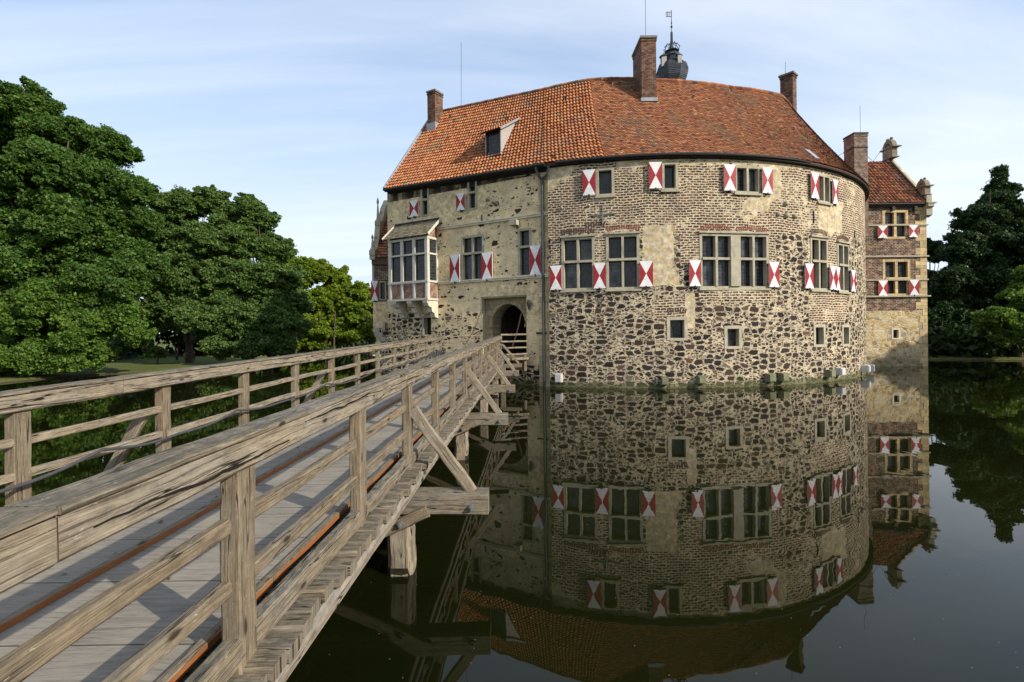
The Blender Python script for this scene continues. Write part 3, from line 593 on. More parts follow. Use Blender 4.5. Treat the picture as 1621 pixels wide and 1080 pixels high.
for (x0,y0,x1,y1,w) in ((880,591,893,606,1),(1044,596,1058,610,0),(1101,594.5,1116,608,0),(1209,591,1223,605,0),(1230,590,1243,604,0),(1304,585,1315,598,0),(1320,582,1331,595,1),(1360,578,1368,590,1),(1369,577,1375.5,589,1)):
    a = rectR(x0+1,y0,x1-2,y1); m = MB(); zc = (a[2]+a[3])/2
    sm_ = (a[0]+a[1])/2; hw_ = max(.17, min(.26, (a[1]-a[0])/2)) ; z0_, z1_ = a[2]+.05, a[3]; dd = .42 if x0 < 1340 else .5
    m.mbox(M_ring, sm_-hw_, sm_+hw_, z0_, z1_, -.05, dd-.06); m.mbox(M_ring, sm_-hw_+.04, sm_+hw_-.04, z0_+.04, z1_-.04, dd-.06, dd)
    o = m.build('corbel', WHITEST if w else DARKSTONE, castle); o['label'] = 'white stone block just above the water' if w else 'mossy brown stone block just above the water'

# -- gate wall
SL = gate_hit(614.5, 440)[0]     # left end (negative)
REC = (gate_hit(764, 500)[0], gate_hit(833.5, 500)[0], 1.55, gate_hit(800, 471)[1])
WG = [((666.5,296,679,342.5), 1, .56, [(651,318,664.5,343.5)], False),((740.5,284,755,332), 1, .56, [(724.5,307,739,334)], False),
      ((731,373,766,447), 2, .62, [(714.5,404,730.5,447),(764.5,400,781,443.5)], False),((820.5,362,841,438), 1, .62, [(840.5,389,858,435.5)], False)]
opG = [rectG(*r[0]) for r in WG]; sg = rectG(671,503,682.5,530)
def zoneG(s, z):
    x, y = px_of(M_gate, s, z); d = .08; p = .25
    if y < 345: d = .10 if x > 760 else .0; p = .25 if x > 770 else .7
    if y > 448: d = .07
    if x < 760 and y > 495: d = .33
    if x < 665 and y > 495: d = .75
    if x > 770 and 440 < y < 470: d = .25
    if x > 768 and y < 575 and y > 448: p = .6
    if y > 575: d = .8; p = 0.
    if y > 500: p = min(p, .1)
    return (0., p, d)
wall('wall', M_gate, SL, 0, Z0, 13.05, opG+[sg, (*REC, .28)], castle, zoneG, mats=(MASONG, STONE))
for k, r in enumerate(WG):
    window(M_gate, *opG[k], castle, r[1], r[2], .30, [rectG(*q) for q in r[3]], False, fw=.13, sill=False, mw=.14)
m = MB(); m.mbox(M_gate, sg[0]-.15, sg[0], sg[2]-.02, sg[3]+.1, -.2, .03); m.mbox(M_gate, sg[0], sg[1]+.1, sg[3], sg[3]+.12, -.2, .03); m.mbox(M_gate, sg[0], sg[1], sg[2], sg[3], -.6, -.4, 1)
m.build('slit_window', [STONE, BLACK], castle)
# corner pilaster of dressed stone, string courses, corbel, gutter, downpipe
m = MB(); m.mbox(M_gate, -.62, .22, Z0, 7.75, -1.2, .05); m.mbox(M_gate, -.55, .16, 7.9, 12.9, -1.2, .04); m.build('corner_pier', ASHLAR, castle)
z_up = gate_hit(868, 339)[1]; z_lo = gate_hit(868, 437)[1]; s694 = gate_hit(694, 400)[0]
m = MB()
for zc in (z_up, z_lo):
    m.mbox(M_gate, s694, .30, zc-.07, zc+.05, -.05, .12); m.mbox(M_gate, s694, .34, zc+.05, zc+.12, -.05, .17)
m.build('string_course', STONEPALE, castle)
a = rectG(812,350,823,358); m = MB(); m.mbox(M_gate, a[0],a[1],a[2],a[3],-.1,.45); m.build('corbel', STONE, castle)
def eave_z(s): return lerp(13.05, 13.95, min(1, max(0, -s/13.5)))
m = MB(); m.prism([M_gate(SL,13.05,0), M_gate(0,13.05,0), M_gate(SL,13.95,0)][::1], (-GN*.1).to_3d()); m.build('wall_top', EAVSHADE, castle)
ARCHST = ashlar_mat('weathered_arch_stone', (.20,.165,.10), (.43,.35,.215), .6, .4)
# gate recess, arch, passage
ra0, ra1 = gate_hit(776, 500)[0], gate_hit(829, 500)[0]; rc = (ra0+ra1)/2; rr = (ra1-ra0)/2; zsp = gate_hit(772, 515)[1]; 
zcr = gate_hit(802, 481)[1]; ry = zcr-zsp
m = MB(); N = 16; zb = 1.55; dA = -.28; dB = -1.3
arc = [(rc-rr*math.cos(math.pi*i/N), zsp+ry*math.sin(math.pi*i/N)) for i in range(N+1)]
top = REC[3]
for i in range(N):   # spandrel at recess depth
    p, q = arc[i], arc[i+1]; m.face([M_gate(p[0],p[1],dA), M_gate(q[0],q[1],dA), M_gate(q[0],top,dA), M_gate(p[0],top,dA)], [(p[0],p[1]),(q[0],q[1]),(q[0],top),(p[0],top)])
    m.face([M_gate(p[0],p[1],dA), M_gate(p[0],p[1],dB), M_gate(q[0],q[1],dB), M_gate(q[0],q[1],dA)], [(0,i*.2),(1,i*.2),(1,i*.2+.2),(0,i*.2+.2)])
for (u, v) in ((REC[0], ra0), (ra1, REC[1])): m.face([M_gate(u,zb,dA),M_gate(v,zb,dA),M_gate(v,top,dA),M_gate(u,top,dA)], [(u,zb),(v,zb),(v,top),(u,top)])
m.face([M_gate(ra0,zb,dA),M_gate(ra0,zb,dB),M_gate(ra0,zsp,dB),M_gate(ra0,zsp,dA)], [(0,zb),(1,zb),(1,zsp),(0,zsp)]); m.face([M_gate(ra1,zb,dA),M_gate(ra1,zb,dB),M_gate(ra1,zsp,dB),M_gate(ra1,zsp,dA)], [(0,zb),(1,zb),(1,zsp),(0,zsp)])
# moulded ring + impost
for i in range(N):
    (p0,q0),(p1,q1) = arc[i], arc[i+1]; k = 1.16
    o0 = (rc+(p0-rc)*k, zsp+(q0-zsp)*k); o1 = (rc+(p1-rc)*k, zsp+(q1-zsp)*k)
    m.hexa([M_gate(p0,q0,dA+.10),M_gate(p1,q1,dA+.10),M_gate(p1,q1,dA-.02),M_gate(p0,q0,dA-.02),M_gate(*o0,dA+.06),M_gate(*o1,dA+.06),M_gate(*o1,dA-.02),M_gate(*o0,dA-.02)])
m.mbox(M_gate, ra0-.25, ra0+.06, zsp-.14, zsp+.02, -.9, dA+.14); m.mbox(M_gate, ra1-.06, ra1+.25, zsp-.14, zsp+.02, -.9, dA+.14)
m.build('gate_arch', ARCHST, castle)
m = MB(); e0, e1 = ra0-.8, ra1+.8; D2 = -7
for f in ([(e0,zb,dB),(e0,zb,D2),(e0,top,D2),(e0,top,dB)], [(e1,zb,dB),(e1,zb,D2),(e1,top,D2),(e1,top,dB)], [(e0,top,dB),(e1,top,dB),(e1,top,D2),(e0,top,D2)], [(e0,zb,D2),(e1,zb,D2),(e1,top,D2),(e0,top,D2)]): m.face([M_gate(*q) for q in f])
for (u, v) in ((e0, ra0), (ra1, e1)): m.face([M_gate(u,zb,dB),M_gate(v,zb,dB),M_gate(v,top,dB),M_gate(u,top,dB)])
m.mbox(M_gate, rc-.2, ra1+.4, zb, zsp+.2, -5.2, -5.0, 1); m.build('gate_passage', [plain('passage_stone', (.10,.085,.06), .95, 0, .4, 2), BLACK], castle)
m = MB(); m.mbox(M_gate, REC[0]-.5, REC[1]+.3, zb-.25, zb+.25, -7, .02); m.build('threshold', ASHLAR, castle)
# dark slots above recess where the drawbridge beams sat
m = MB(); m.mbox(M_gate, REC[0]-.05, REC[0]+.10, REC[3]-1.0, REC[3]+.02, .004, .012); m.mbox(M_gate, REC[0]-.04, REC[1]+.02, REC[3]-.02, REC[3]+.10, -.05, .10); m.build('recess_lintel', [DARKSTONE], castle)
anchor(M_gate, gate_hit, [(850,527.5,866,527.5)], IRON, .12); anchor(M_gate, gate_hit, [(763,340,763,353)]); anchor(M_gate, gate_hit, [(600+33,562,641,571),(641,561,633,573)])

# oriel window
PO = 1.11; so1 = gate_hit(693.5, 430)[0]; so0 = gate_hit(615.8, 430, PO)[0]
zA = gate_hit(676, 471.7, PO)[1]; zB = gate_hit(676, 445, PO)[1]; zC = gate_hit(676, 373.5, PO)[1]; zM = gate_hit(676, 400.5, PO)[1]; zR = gate_hit(698, 346)[1]; zE = gate_hit(674, 369, PO+.15)[1]
oriel = MB(); om = lambda *a, m=0: oriel.mbox(M_gate, *a, m)
om(so0-.10, so1+.06, zA-.14, zA, 0, PO+.10); om(so0-.06, so1+.04, zB-.06, zB+.08, 0, PO+.07); om(so0-.04, so1+.03, zC-.16, zC, 0, PO+.04)
wO = so1-so0; pw = .24
posts = [so0+k*(wO-pw)/3 for k in range(4)]
for p in posts: om(p, p+pw, zA, zC-.16, PO-.22, PO+.02)
om(so1-.2, so1, zA, zC-.16, 0, .16); om(so0, so0+.2, zA, zC-.16, 0, .16)      # rear posts
om(so0-.02, so1+.02, zM-.06, zM+.06, PO-.15, PO+.06); om(so1-.10, so1+.035, zM-.06, zM+.06, 0, PO-.15); om(so0-.035, so0+.1, zM-.06, zM+.06, 0, PO-.15)
for k in range(22): om(so0+k*(wO/22)+.02, so0+(k+.55)*(wO/22), zB-.12, zB-.06, PO+.0, PO+.06)   # dentils
OR = empty('oriel', M_gate(so0, zA, 0), None, None); OR.parent = castle; OR.location = Vector(OR.location)-Vector(castle.location)
oriel.build('frame', BRASSY, OR)
g = MB(); b = MB(); cs = MB()
for k in range(3):
    p, q = posts[k]+pw, posts[k+1]
    b = MB(); b.face([M_gate(p,zA,PO-.05),M_gate(q,zA,PO-.05),M_gate(q,zB,PO-.05),M_gate(p,zB,PO-.05)], [(p,0),(q,0),(q,zB-zA),(p,zB-zA)]); b.build('brick_infill', REDB, OR)
    for (u, v) in ((zB+.08, zM-.06), (zM+.06, zC-.16)):
        g.face([M_gate(p,u,PO-.14),M_gate(q,u,PO-.14),M_gate(q,v,PO-.14),M_gate(p,v,PO-.14)], [(p,u),(q,u),(q,v),(p,v)])
        for (x0,x1,y0,y1) in ((p,p+.06,u,v),(q-.06,q,u,v),(p+.06,q-.06,u,u+.05),(p+.06,q-.06,v-.05,v)): cs.mbox(M_gate, x0,x1,y0,y1, PO-.16, PO-.10)
for sd2, sx in ((1, so1), (-1, so0)):
    e = sx-sd2*.05; b = MB(); b.face([M_gate(e,zA,.16),M_gate(e,zA,PO-.22),M_gate(e,zB,PO-.22),M_gate(e,zB,.16)], [(0,0),(.8,0),(.8,zB-zA),(0,zB-zA)])
    for (u, v) in ((zB+.08, zM-.06), (zM+.06, zC-.16)): g.face([M_gate(e,u,.16),M_gate(e,u,PO-.22),M_gate(e,v,PO-.22),M_gate(e,v,.16)], [(0,u),(.8,u),(.8,v),(0,v)])
    b.build('brick_infill', REDB, OR); b = MB(); b.face([M_gate(e,zC,0),M_gate(e,zC,PO),M_gate(e,zR,0)], [(0,0),(PO,0),(0,zR-zC)]); b.build('brick_infill', REDB, OR)
g.build('pane', GLASS, OR); cs.build('casement', WOODDARK, OR)
# carved pilaster strips, brackets, floor
pf = MB()
for p in posts: pf.mbox(M_gate, p+.05, p+pw-.05, zA+.08, zB-.14, PO+.02, PO+.05)
pf.build('carved_strip', WHITEST, OR)
for k in range(3):
    c = so0+.25+k*(wO-.7)/2; m = MB(); prof = [(0,-1.35),(.32,-1.30),(.42,-1.0),(.62,-.95),(.72,-.62),(.98,-.55),(PO+.05,-.30),(PO+.05,-.14),(0,-.14)]
    L = [M_gate(c, zA+z, d) for d, z in prof]; m.prism(L, M_gate(c+.42,0,0)-M_gate(c,0,0)); m.build('bracket', STONEPALE, OR)
# oriel roof
m = MB(); ov = .28; nr_, nc_ = 9, 22
for j in range(nr_):
    for i in range(nc_):
        s0_, s1_ = lerp(so0-.3, so1+.3, i/nc_), lerp(so0-.3, so1+.3, (i+1)/nc_); f0, f1 = j/nr_, (j+1.15)/nr_
        d0, d1 = lerp(PO+ov, -.02, f0), lerp(PO+ov, -.02, f1); za, zb2 = lerp(zE-.12, zR, f0), lerp(zE-.12, zR, f1)
        m.hexa([M_gate(s0_+.01,za,d0),M_gate(s1_-.01,za,d0),M_gate(s1_-.01,zb2-.03,d1),M_gate(s0_+.01,zb2-.03,d1),M_gate(s0_+.01,za+.05,d0),M_gate(s1_-.01,za+.05,d0),M_gate(s1_-.01,zb2,d1),M_gate(s0_+.01,zb2,d1)], 0, random.random()*.98+.01)
m.timber(M_gate(so1+.32, zE-.1, PO+ov+.02), M_gate(so1+.32, zR, 0), .05, .18, (0,0,1), 1); m.timber(M_gate(so0-.32, zE-.1, PO+ov+.02), M_gate(so0-.32, zR, 0), .05, .18, (0,0,1), 1)
m.timber(M_gate(so0-.3, zR+.03, .08), M_gate(so1+.3, zR+.03, .08), .3, .05, (0,0,1), 2)
m.build('roof', [MOSST, BRASSY, LEAD], OR)

# ------------------------------------------------------------------ roofs
ZE, ZRG, RE, RR_ = 13.5, 20.3, 20.27, 15.4
def phi_at(px, py, r): return ring_hit(px, py, r)[0]
ph_e0, ph_r0 = phi_at(862, 262, RE), phi_at(862, 137, RR_+.4)
ph_eb, ph_rb = phi_at(957, 250, RE), phi_at(935, 125, RR_)
PE_ = R(75)
RT = []
for (px, py) in ((935,125),(1000,123.5),(1040,125.5),(1090,128.5),(1160,137.6),(1236,150)):
    u_, v_ = ray(px, py); Y_ = (20.42-3.5)/v_; RT.append((math.atan2(u_*Y_-RC.x, RC.y-Y_), math.hypot(u_*Y_-RC.x, Y_-RC.y)))
RT += [(R(52), 15.4), (R(120), 15.4)]
def rridge(ph): return float(np.interp(ph, [a for a, b in RT], [b for a, b in RT])) if ph > RT[0][0] else lerp(RT[0][1], RR_, min(1, (RT[0][0]-ph)/.2))
def ring_pt(ph, w):
    r = lerp(RE, rridge(ph), w); z = lerp(ZE, ZRG, w)+(-.18*math.sin(math.pi*w)); return Vector((RC.x+r*math.sin(ph), RC.y-r*math.cos(ph), z))
def patch_ring(phA, phB):   # (e0,r0),(e1,r1) -> function of a,b
    return lambda a, w: ring_pt(lerp(lerp(phA[0], phB[0], a), lerp(phA[1], phB[1], a), w), w)
def grad(P, a, w):
    e = 1e-3; u = (P(min(1,a+e), w)-P(max(0,a-e), w)); v = (P(a, min(1,w+e))-P(a, max(0,w-e))); n = u.cross(v).normalized()
    return n if n.z > 0 else -n
def pantiles(P, name, mat, cols, rows, parent, roll=.05):
    m = MB(); K = 5
    for j in range(rows):
        w0, w1 = j/rows, min(1, (j+1.12)/rows)
        for i in range(cols):
            a0, a1 = i/cols, (i+1)/cols; n = grad(P, (a0+a1)/2, (j+.5)/rows); tn = min(.99, max(.01, random.gauss(.52, .17))); ja = random.uniform(-.08,.08)/cols; jz = random.uniform(0, .018)
            lo, hi, ba = [], [], []
            for k in range(K+1):
                f = k/K; a = lerp(a0, a1+.06/cols, f)+ja; a = min(1, max(0, a)); h = roll*(.5-.5*math.cos(2*math.pi*min(1,(f*1.25)))) if f < .8 else 0
                h = roll*math.sin(math.pi*min(f/.62, 1)) - (.35*roll*math.sin(math.pi*max(0,(f-.62)/.38)))
                lo.append(P(a, w0)+n*(h+.06+jz)); hi.append(P(a, w1)+n*(h*.9+.0)); ba.append(P(a, w0)+n*(-.01))
            for k in range(K):
                m.face([lo[k],lo[k+1],hi[k+1],hi[k]], None, 0, tn); m.face([ba[k],ba[k+1],lo[k+1],lo[k]], None, 0, .005)
    return m.build(name, mat, parent)
def plaintiles(P, name, mat, colsf, rows, parent):
    m = MB()
    for j in range(rows):
        w0, w1 = j/rows, min(1, (j+1.5)/rows); cols = colsf(j/rows); sh = (j%2)*.5
        for i in range(cols+1):
            a0, a1 = max(0, (i-sh)/cols+.02/cols), min(1, (i+1-sh)/cols-.02/cols)
            if a1 <= a0: continue
            n = grad(P, (a0+a1)/2, (j+.5)/rows); tn = min(.99, max(.01, random.gauss(.5, .20))); l = random.uniform(.01,.03); dz = random.uniform(-.12,.12)/rows
            w0_ = max(0, w0+dz); A, B = P(a0,w0_)+n*(.04+l), P(a1,w0_)+n*(.04+random.uniform(0,.012)); C, D = P(a1,w1)+n*.004, P(a0,w1)+n*.004
            m.face([A,B,C,D], None, 0, tn); m.face([P(a0,w0_)-n*.005,P(a1,w0_)-n*.005,B,A], None, 0, .03)
    return m.build(name, mat, parent)
# wing roof corner points
eL2 = G0+GD*(-SL-.12)+GN*.42; EL = Vector((eL2.x, eL2.y, 13.95)); ER = ring_pt(ph_e0, 0)
RLp = G0+GD*(-SL+.10)-GN*5.6; RL = Vector((RLp.x, RLp.y, HC+ (Vector(RLp).y)*ray(695, 180)[1])); RRt = ring_pt(ph_r0, 1)
Pw = lambda a, w: (lambda e, r: e.lerp(r, w)-Vector((0,0,.18*math.sin(math.pi*w))))(EL.lerp(ER, a), RL.lerp(RRt, a))
roof = empty('roof', (RC.x, RC.y, 13), None, None); roof.parent = castle; roof.location = Vector((0, 0, 13))
rp = []
pantiles(Pw, 'wing_tiles', PAN, 50, 25, roof, .065); P2 = patch_ring((ph_e0, ph_r0), (ph_eb, ph_rb)); pantiles(P2, 'curved_tiles', PAN, 15, 25, roof, .065)
P3 = patch_ring((ph_eb, ph_rb), (PE_, PE_)); arcE = (PE_-ph_eb)*RE
plaintiles(P3, 'plain_tiles', PLAIN, lambda w: int(arcE*lerp(1, .75, w)/.2), 52, roof)
# underlay, back slopes, the hidden rest of the ring, ridge tiles
m = MB(); NB = 60
def rp_(ph, r, z): return Vector((RC.x+r*math.sin(ph), RC.y-r*math.cos(ph), z))
for i in range(NB):
    a, b = lerp(ph_e0-.0, R(112), i/NB), lerp(ph_e0, R(112), (i+1)/NB)
    ar, br = lerp(ph_r0, R(112), i/NB), lerp(ph_r0, R(112), (i+1)/NB)
    for w_ in range(6):
        q0, q1 = w_/6, (w_+1)/6; g_ = lambda x, xr, w: ring_pt(lerp(x, xr, w), w)-Vector((0,0,.10)); m.face([g_(a,ar,q0), g_(b,br,q0), g_(b,br,q1), g_(a,ar,q1)], None, 0, .3)
    m.face([ring_pt(ar,1)-Vector((0,0,.02)), ring_pt(br,1)-Vector((0,0,.02)), rp_(br,10.4,ZE), rp_(ar,10.4,ZE)], None, 0, .5)
    m.face([rp_(ar,10.8,ZE+.2), rp_(br,10.8,ZE+.2), rp_(br,10.8,Z0), rp_(ar,10.8,Z0)], None, 1)
bL = RL.lerp(EL, -1.0); bL.z = 13.9; bR = rp_(ph_r0, 10.4, ZE)
m.face([RL, RRt, bR, bL], None, 0, .5); 
for w_ in range(6): m.face([Pw(0,w_/6)-Vector((0,0,.1)), Pw(1,w_/6)-Vector((0,0,.1)), Pw(1,(w_+1)/6)-Vector((0,0,.1)), Pw(0,(w_+1)/6)-Vector((0,0,.1))], None, 0, .3)
m.face([Vector((bL.x,bL.y,Z0)), bL, bR, Vector((bR.x,bR.y,Z0))], None, 1)
m.build('rear_slope', [PLAIN, STONE], roof)
m = MB()
ridge = [RL.lerp(RRt, k/36) for k in range(36)]+[ring_pt(lerp(ph_r0, R(100), k/90), 1) for k in range(91)]
for k in range(len(ridge)-1):
    a, b = ridge[k]+Vector((0,0,.03)), ridge[k+1]+Vector((0,0,.03+random.uniform(-.01,.03))); m.tube([a-(b-a)*.04, b], .14, 7, 0)
    m.t[-9:] = [random.uniform(.05,.8)]*9
m.build('ridge_tiles', PLAIN, roof)
# eaves: gutter, fascia and soffit coloured near-black for the shadow band below the roof
m = MB(); ev = [EL.lerp(ER, k/10)-Vector((0,0,.04)) for k in range(10)]+[ring_pt(lerp(ph_e0, R(100), k/60), 0)-Vector((0,0,.04)) for k in range(61)]
ctr = Vector((RC.x, RC.y, 0)); outw = lambda p: Vector((p.x-ctr.x, p.y-ctr.y, 0)).normalized()
m.tube([p+outw(p)*.06-Vector((0,0,.03)) for p in ev[:11]], .085, 8); m.build('gutter', IRON, roof); m = MB(); m.tube([p+outw(p)*.06-Vector((0,0,.03)) for p in ev[11:34]], .075, 8, radii=[.08]*16+[.08-.008*k for k in range(7)])
m.build('gutter', IRON, roof)
m = MB()
for p, q in zip(ev[:-1], ev[1:]):
    op, oq = outw(p), outw(q); a, b = p-Vector((0,0,.05)), q-Vector((0,0,.05)); c, d = b-oq*1.2-Vector((0,0,.05)), a-op*1.2-Vector((0,0,.05)); dn = Vector((0,0,.12))
    m.face([a-dn,b-dn,c-dn,d-dn]); m.face([a,b,b-dn,a-dn]); m.face([d,c,c-dn,d-dn])
    m.face([a-op*.35-dn, b-oq*.35-dn, b-oq*.50-dn-Vector((0,0,.16)), a-op*.50-dn-Vector((0,0,.16))])  # sloping black strip deepens the painted shadow band on the wall top
m.build('eaves_board', EAVSHADE, roof)
# verge at the left gable, gable wall
m = MB(); m.timber(EL+Vector((0,0,.06))+(GD*.05).to_3d(), RL+Vector((0,0,.06))+(GD*.05).to_3d(), .16, .14, (0,0,1)); m.build('verge', LEAD, roof)
gl = [M_gate(SL,Z0,0), M_gate(SL,Z0,-11.2), M_gate(SL,13.6,-11.2), M_gate(SL,RL.z-.35,-5.6), M_gate(SL,13.85,0)]
m = MB(); m.face(gl, [((p-gl[0]).length if p.z<0 else (Vector((p.x,p.y,0))-Vector((gl[0].x,gl[0].y,0))).length, p.z) for p in gl]); m.build('gable_wall', ASHLAR, castle)
# dormer
dm = empty('dormer', Pw(.62, .3), None, None); dm.parent = castle; dm.location = Vector(dm.location)-Vector(castle.location)
def on_wing(px, py):
    best = None
    for ia in range(0, 101):
        for iw in range(0, 61):
            p = Pw(ia/100, iw/60); u, v = p.x/p.y*F, (p.z-HC)/p.y*F; x, y = PX0+u*CA-v*SA, PY0-(u*SA+v*CA); d = (x-px)**2+(y-py)**2
            if best is None or d < best[0]: best = (d, p)
    return best[1]
c0, c1 = on_wing(769, 247), on_wing(792, 244); du = (c1-c0); du.z = 0; wid = du.length; du.normalize(); inn = Vector((-GN.x, -GN.y, 0)); fr = c0-inn*.05; hD = 1.55
back = 2.35; slopeD = .60
def dp(a, b, z): return fr+du*a+inn*b+Vector((0,0,z))
m = MB()
for a0 in (0, wid-.10): m.hexa([dp(a0,0,-.1),dp(a0+.1,0,-.1),dp(a0+.1,.12,-.1),dp(a0,.12,-.1),dp(a0,0,hD),dp(a0+.1,0,hD),dp(a0+.1,.12,hD),dp(a0,.12,hD)])
m.hexa([dp(.1,.0,-.1),dp(wid-.1,.0,-.1),dp(wid-.1,.12,-.1),dp(.1,.12,-.1),dp(.1,.0,.06),dp(wid-.1,.0,.06),dp(wid-.1,.12,.06),dp(.1,.12,.06)])
m.hexa([dp(.1,.0,hD-.14),dp(wid-.1,.0,hD-.14),dp(wid-.1,.12,hD-.14),dp(.1,.12,hD-.14),dp(.1,.0,hD),dp(wid-.1,.0,hD),dp(wid-.1,.12,hD),dp(.1,.12,hD)])
m.build('frame', WOODDARK, dm)
m = MB(); m.face([dp(.1,.08,.0),dp(wid-.1,.08,.0),dp(wid-.1,.08,hD),dp(.1,.08,hD)], [(0,0),(.8,0),(.8,1.5),(0,1.5)]); m.build('pane', GLASS, dm)
m = MB(); 
for a0 in (wid+.005, -.005):
    L = [dp(a0,0,-.2),dp(a0,back,hD+slopeD*back-.05),dp(a0,0,hD)]; m.prism(L, du*(.06 if a0 > 0 else -.06))
m.build('cheek', GREYBOARD, dm)
Pd = lambda a, w: dp(lerp(-.25, wid+.25, a), lerp(-.3, back+.15, w), hD+.06+slopeD*lerp(-.3, back+.15, w))
pantiles(Pd, 'dormer_tiles', PAN, 8, 9, dm); m = MB(); m.timber(Pd(1,0)+Vector((0,0,-.03)), Pd(1,1)+Vector((0,0,-.03)), .05, .14); m.build('verge', LEAD, dm); m = MB(); m.timber(Pd(0,0)+Vector((0,0,-.03)), Pd(0,1)+Vector((0,0,-.03)), .05, .14); m.build('verge', LEAD, dm); m = MB(); m.timber(dp(-.1,-.03,-.14), dp(wid+.15,-.03,-.14), .25, .04); m.build('flashing', LEAD, dm)
# skylight in the round roof
def ring_w(px, py):
    best = None
    for i in range(200):
        for j in range(50):
            p = P3(i/200, j/50); u, v = p.x/p.y*F, (p.z-HC)/p.y*F; x, y = PX0+u*CA-v*SA, PY0-(u*SA+v*CA); d = (x-px)**2+(y-py)**2
            if best is None or d < best[0]: best = (d, i/200, j/50)
    return best[1], best[2]
a, w = ring_w(1287, 247); m = MB(); n = grad(P3, a, w)
q = [P3(a-.007,w-.045)+n*.10, P3(a+.007,w-.045)+n*.10, P3(a+.007,w+.07)+n*.10, P3(a-.007,w+.07)+n*.10]; m.hexa([p-n*.1 for p in q]+q); m.build('skylight', LEAD, roof)
for (px, py) in ((970,138),(1086,141),(1152,148),(1062,181),(1200,194),(1257,206),(1276,213)):
    a, w = ring_w(px, py); n = grad(P3, a, w); p = P3(a, w); m = MB(); m.timber(p, p+n*.16-Vector((0,0,.02)), .05, .03); m.timber(p+n*.14, p+n*.14+Vector((0,0,.14)), .05, .03, (1,0,0)); m.build('roof_hook', LEAD, roof)

def chimney(p, ux, w1, w2, z0, z1, mat, parent, cap=CAPS, base=True, capo=.07, rod=None, label=None):
    """p near corner (x,y); ux direction of the face that recedes left (unit), the other face is its normal"""
    ux = Vector(ux).normalized(); uy = Vector((-ux.y, ux.x)) 
    if uy.y < 0: uy = -uy
    p = Vector(p)
    def q(a, b, z): v = p+ux*a+uy*b; return Vector((v.x, v.y, z))
    def bx_(m, a0,a1,b0,b1,za,zb_, mi=0):
        c = [q(a0,b0,za),q(a1,b0,za),q(a1,b1,za),q(a0,b1,za),q(a0,b0,zb_),q(a1,b0,zb_),q(a1,b1,zb_),q(a0,b1,zb_)]
        for f in ((0,1,5,4),(1,2,6,5),(2,3,7,6),(3,0,4,7)):
            pts = [c[i] for i in f]; l = Vector((pts[1]-pts[0])).length; m.face(pts, [(0,za),(l,za),(l,zb_),(0,zb_)], mi)
        m.face([c[4],c[5],c[6],c[7]], [(0,0),(1,0),(1,1),(0,1)], mi); m.face([c[3],c[2],c[1],c[0]], [(0,0),(1,0),(1,1),(0,1)], mi)
    m = MB(); bx_(m, 0,w1,0,w2,z0,z1-.14); bx_(m, -.04,w1+.04,-.04,w2+.04,z1-.32,z1-.22); bx_(m, -capo,w1+capo,-capo,w2+capo,z1-.139,z1,1)
    o = m.build('chimney', [mat, cap], parent)
    if label: o['label'] = label
    if base:
        m = MB(); bx_(m, -.06,w1+.06,-.06,w2+.06,base[0],base[1]); m.build('chimney_flashing', LEAD, parent)
    if rod:
        m = MB(); c = q(w1*rod[0], w2*rod[1], z1); m.tube([c, c+Vector((0,0,rod[2]))], .014, 5); m.build('lightning_rod', IRON, parent)
zz = lambda py, Y, px: HC+ray(px, py)[1]*Y
# left chimney (aligned with the gate wing)
c = RLp-GN*-.0; pc = Vector((RLp.x, RLp.y))-GD*.95+GN*.45; Yc = pc.y
k = ray(688.5, 160)[0]; pc = Vector((k*41.2, 41.2)); chimney(pc, GD, .78, 1.0, zz(200,41.2,688), zz(141,41.2,688), CHIMB, castle, base=(zz(206,41.2,688), zz(193,41.2,688)), label='red brick chimney at the left end of the ridge')
k = ray(1015.5, 100)[0]; chimney((k*33.35+.95, 33.35), (-1,0), .95, 2.3, 17.5, zz(57,33.35,1026), CHIMB, castle, base=(18.1, zz(155,33.35,1026)), rod=(.5,.3,4.5), label='tall dark brick chimney in the middle of the roof')
k = ray(1255, 140)[0]; chimney((k*39.6, 39.6), (-.66,.75), .92, .75, 18.2, zz(113,39.6,1255), CHIMB, castle, base=(18.4, 19.1), rod=(.8,.8,1.2), capo=.1, label='brick chimney at the right end of the ridge')
m = MB(); k = at(730, 166, 39.5); m.tube([k-Vector((0,0,.5)), at(730, 67, 39.5)], .014, 5); m.build('lightning_rod', IRON, castle)
# downpipe with swan neck
m = MB(); hp = M_gate(-.30, 0, 0)
def gp(px, py, d): s_, z_ = gate_hit(px, py, d); return M_gate(s_, z_, d)
m.tube([gp(849,257,.5), gp(848.5,268,.48), gp(852,278,.35), gp(857.5,284,.16), gp(858.5,300,.14), gp(860,450,.14), gp(861.5,611,.14)], .085, 8); m.tube([gp(868,264,.5), gp(866,276,.35), gp(859.5,283,.2)], .065, 8)
for y in range(300, 600, 34): m.tube([gp(858.7+(y-300)*.0095, y, .14), gp(858.7+(y-300)*.0095, y+3.5, .14)], .10, 8)
m.build('downpipe', PIPE, castle)

# ------------------------------------------------------------------ onion dome turret behind the roof
dc = at(1064, 128, 50); tw = empty('turret', (dc.x, dc.y, 0), 'slate onion domed turret with crown and weathervane behind the main roof', 'tower')
zt = lambda y: zz(y, 50, 1064)
m = MB(); m.lathe((dc.x,dc.y,0), [(1.25,-1),(1.25,zt(133))], 8, 0, .25); m.build('shaft', CHIMB, tw)
m = MB(); pr = [(1.15,zt(133)),(1.38,zt(126)),(1.50,zt(118)),(1.50,zt(112)),(1.32,zt(105)),(1.0,zt(100)),(.72,zt(97.5)),(.55,zt(93)),(.52,zt(90))]
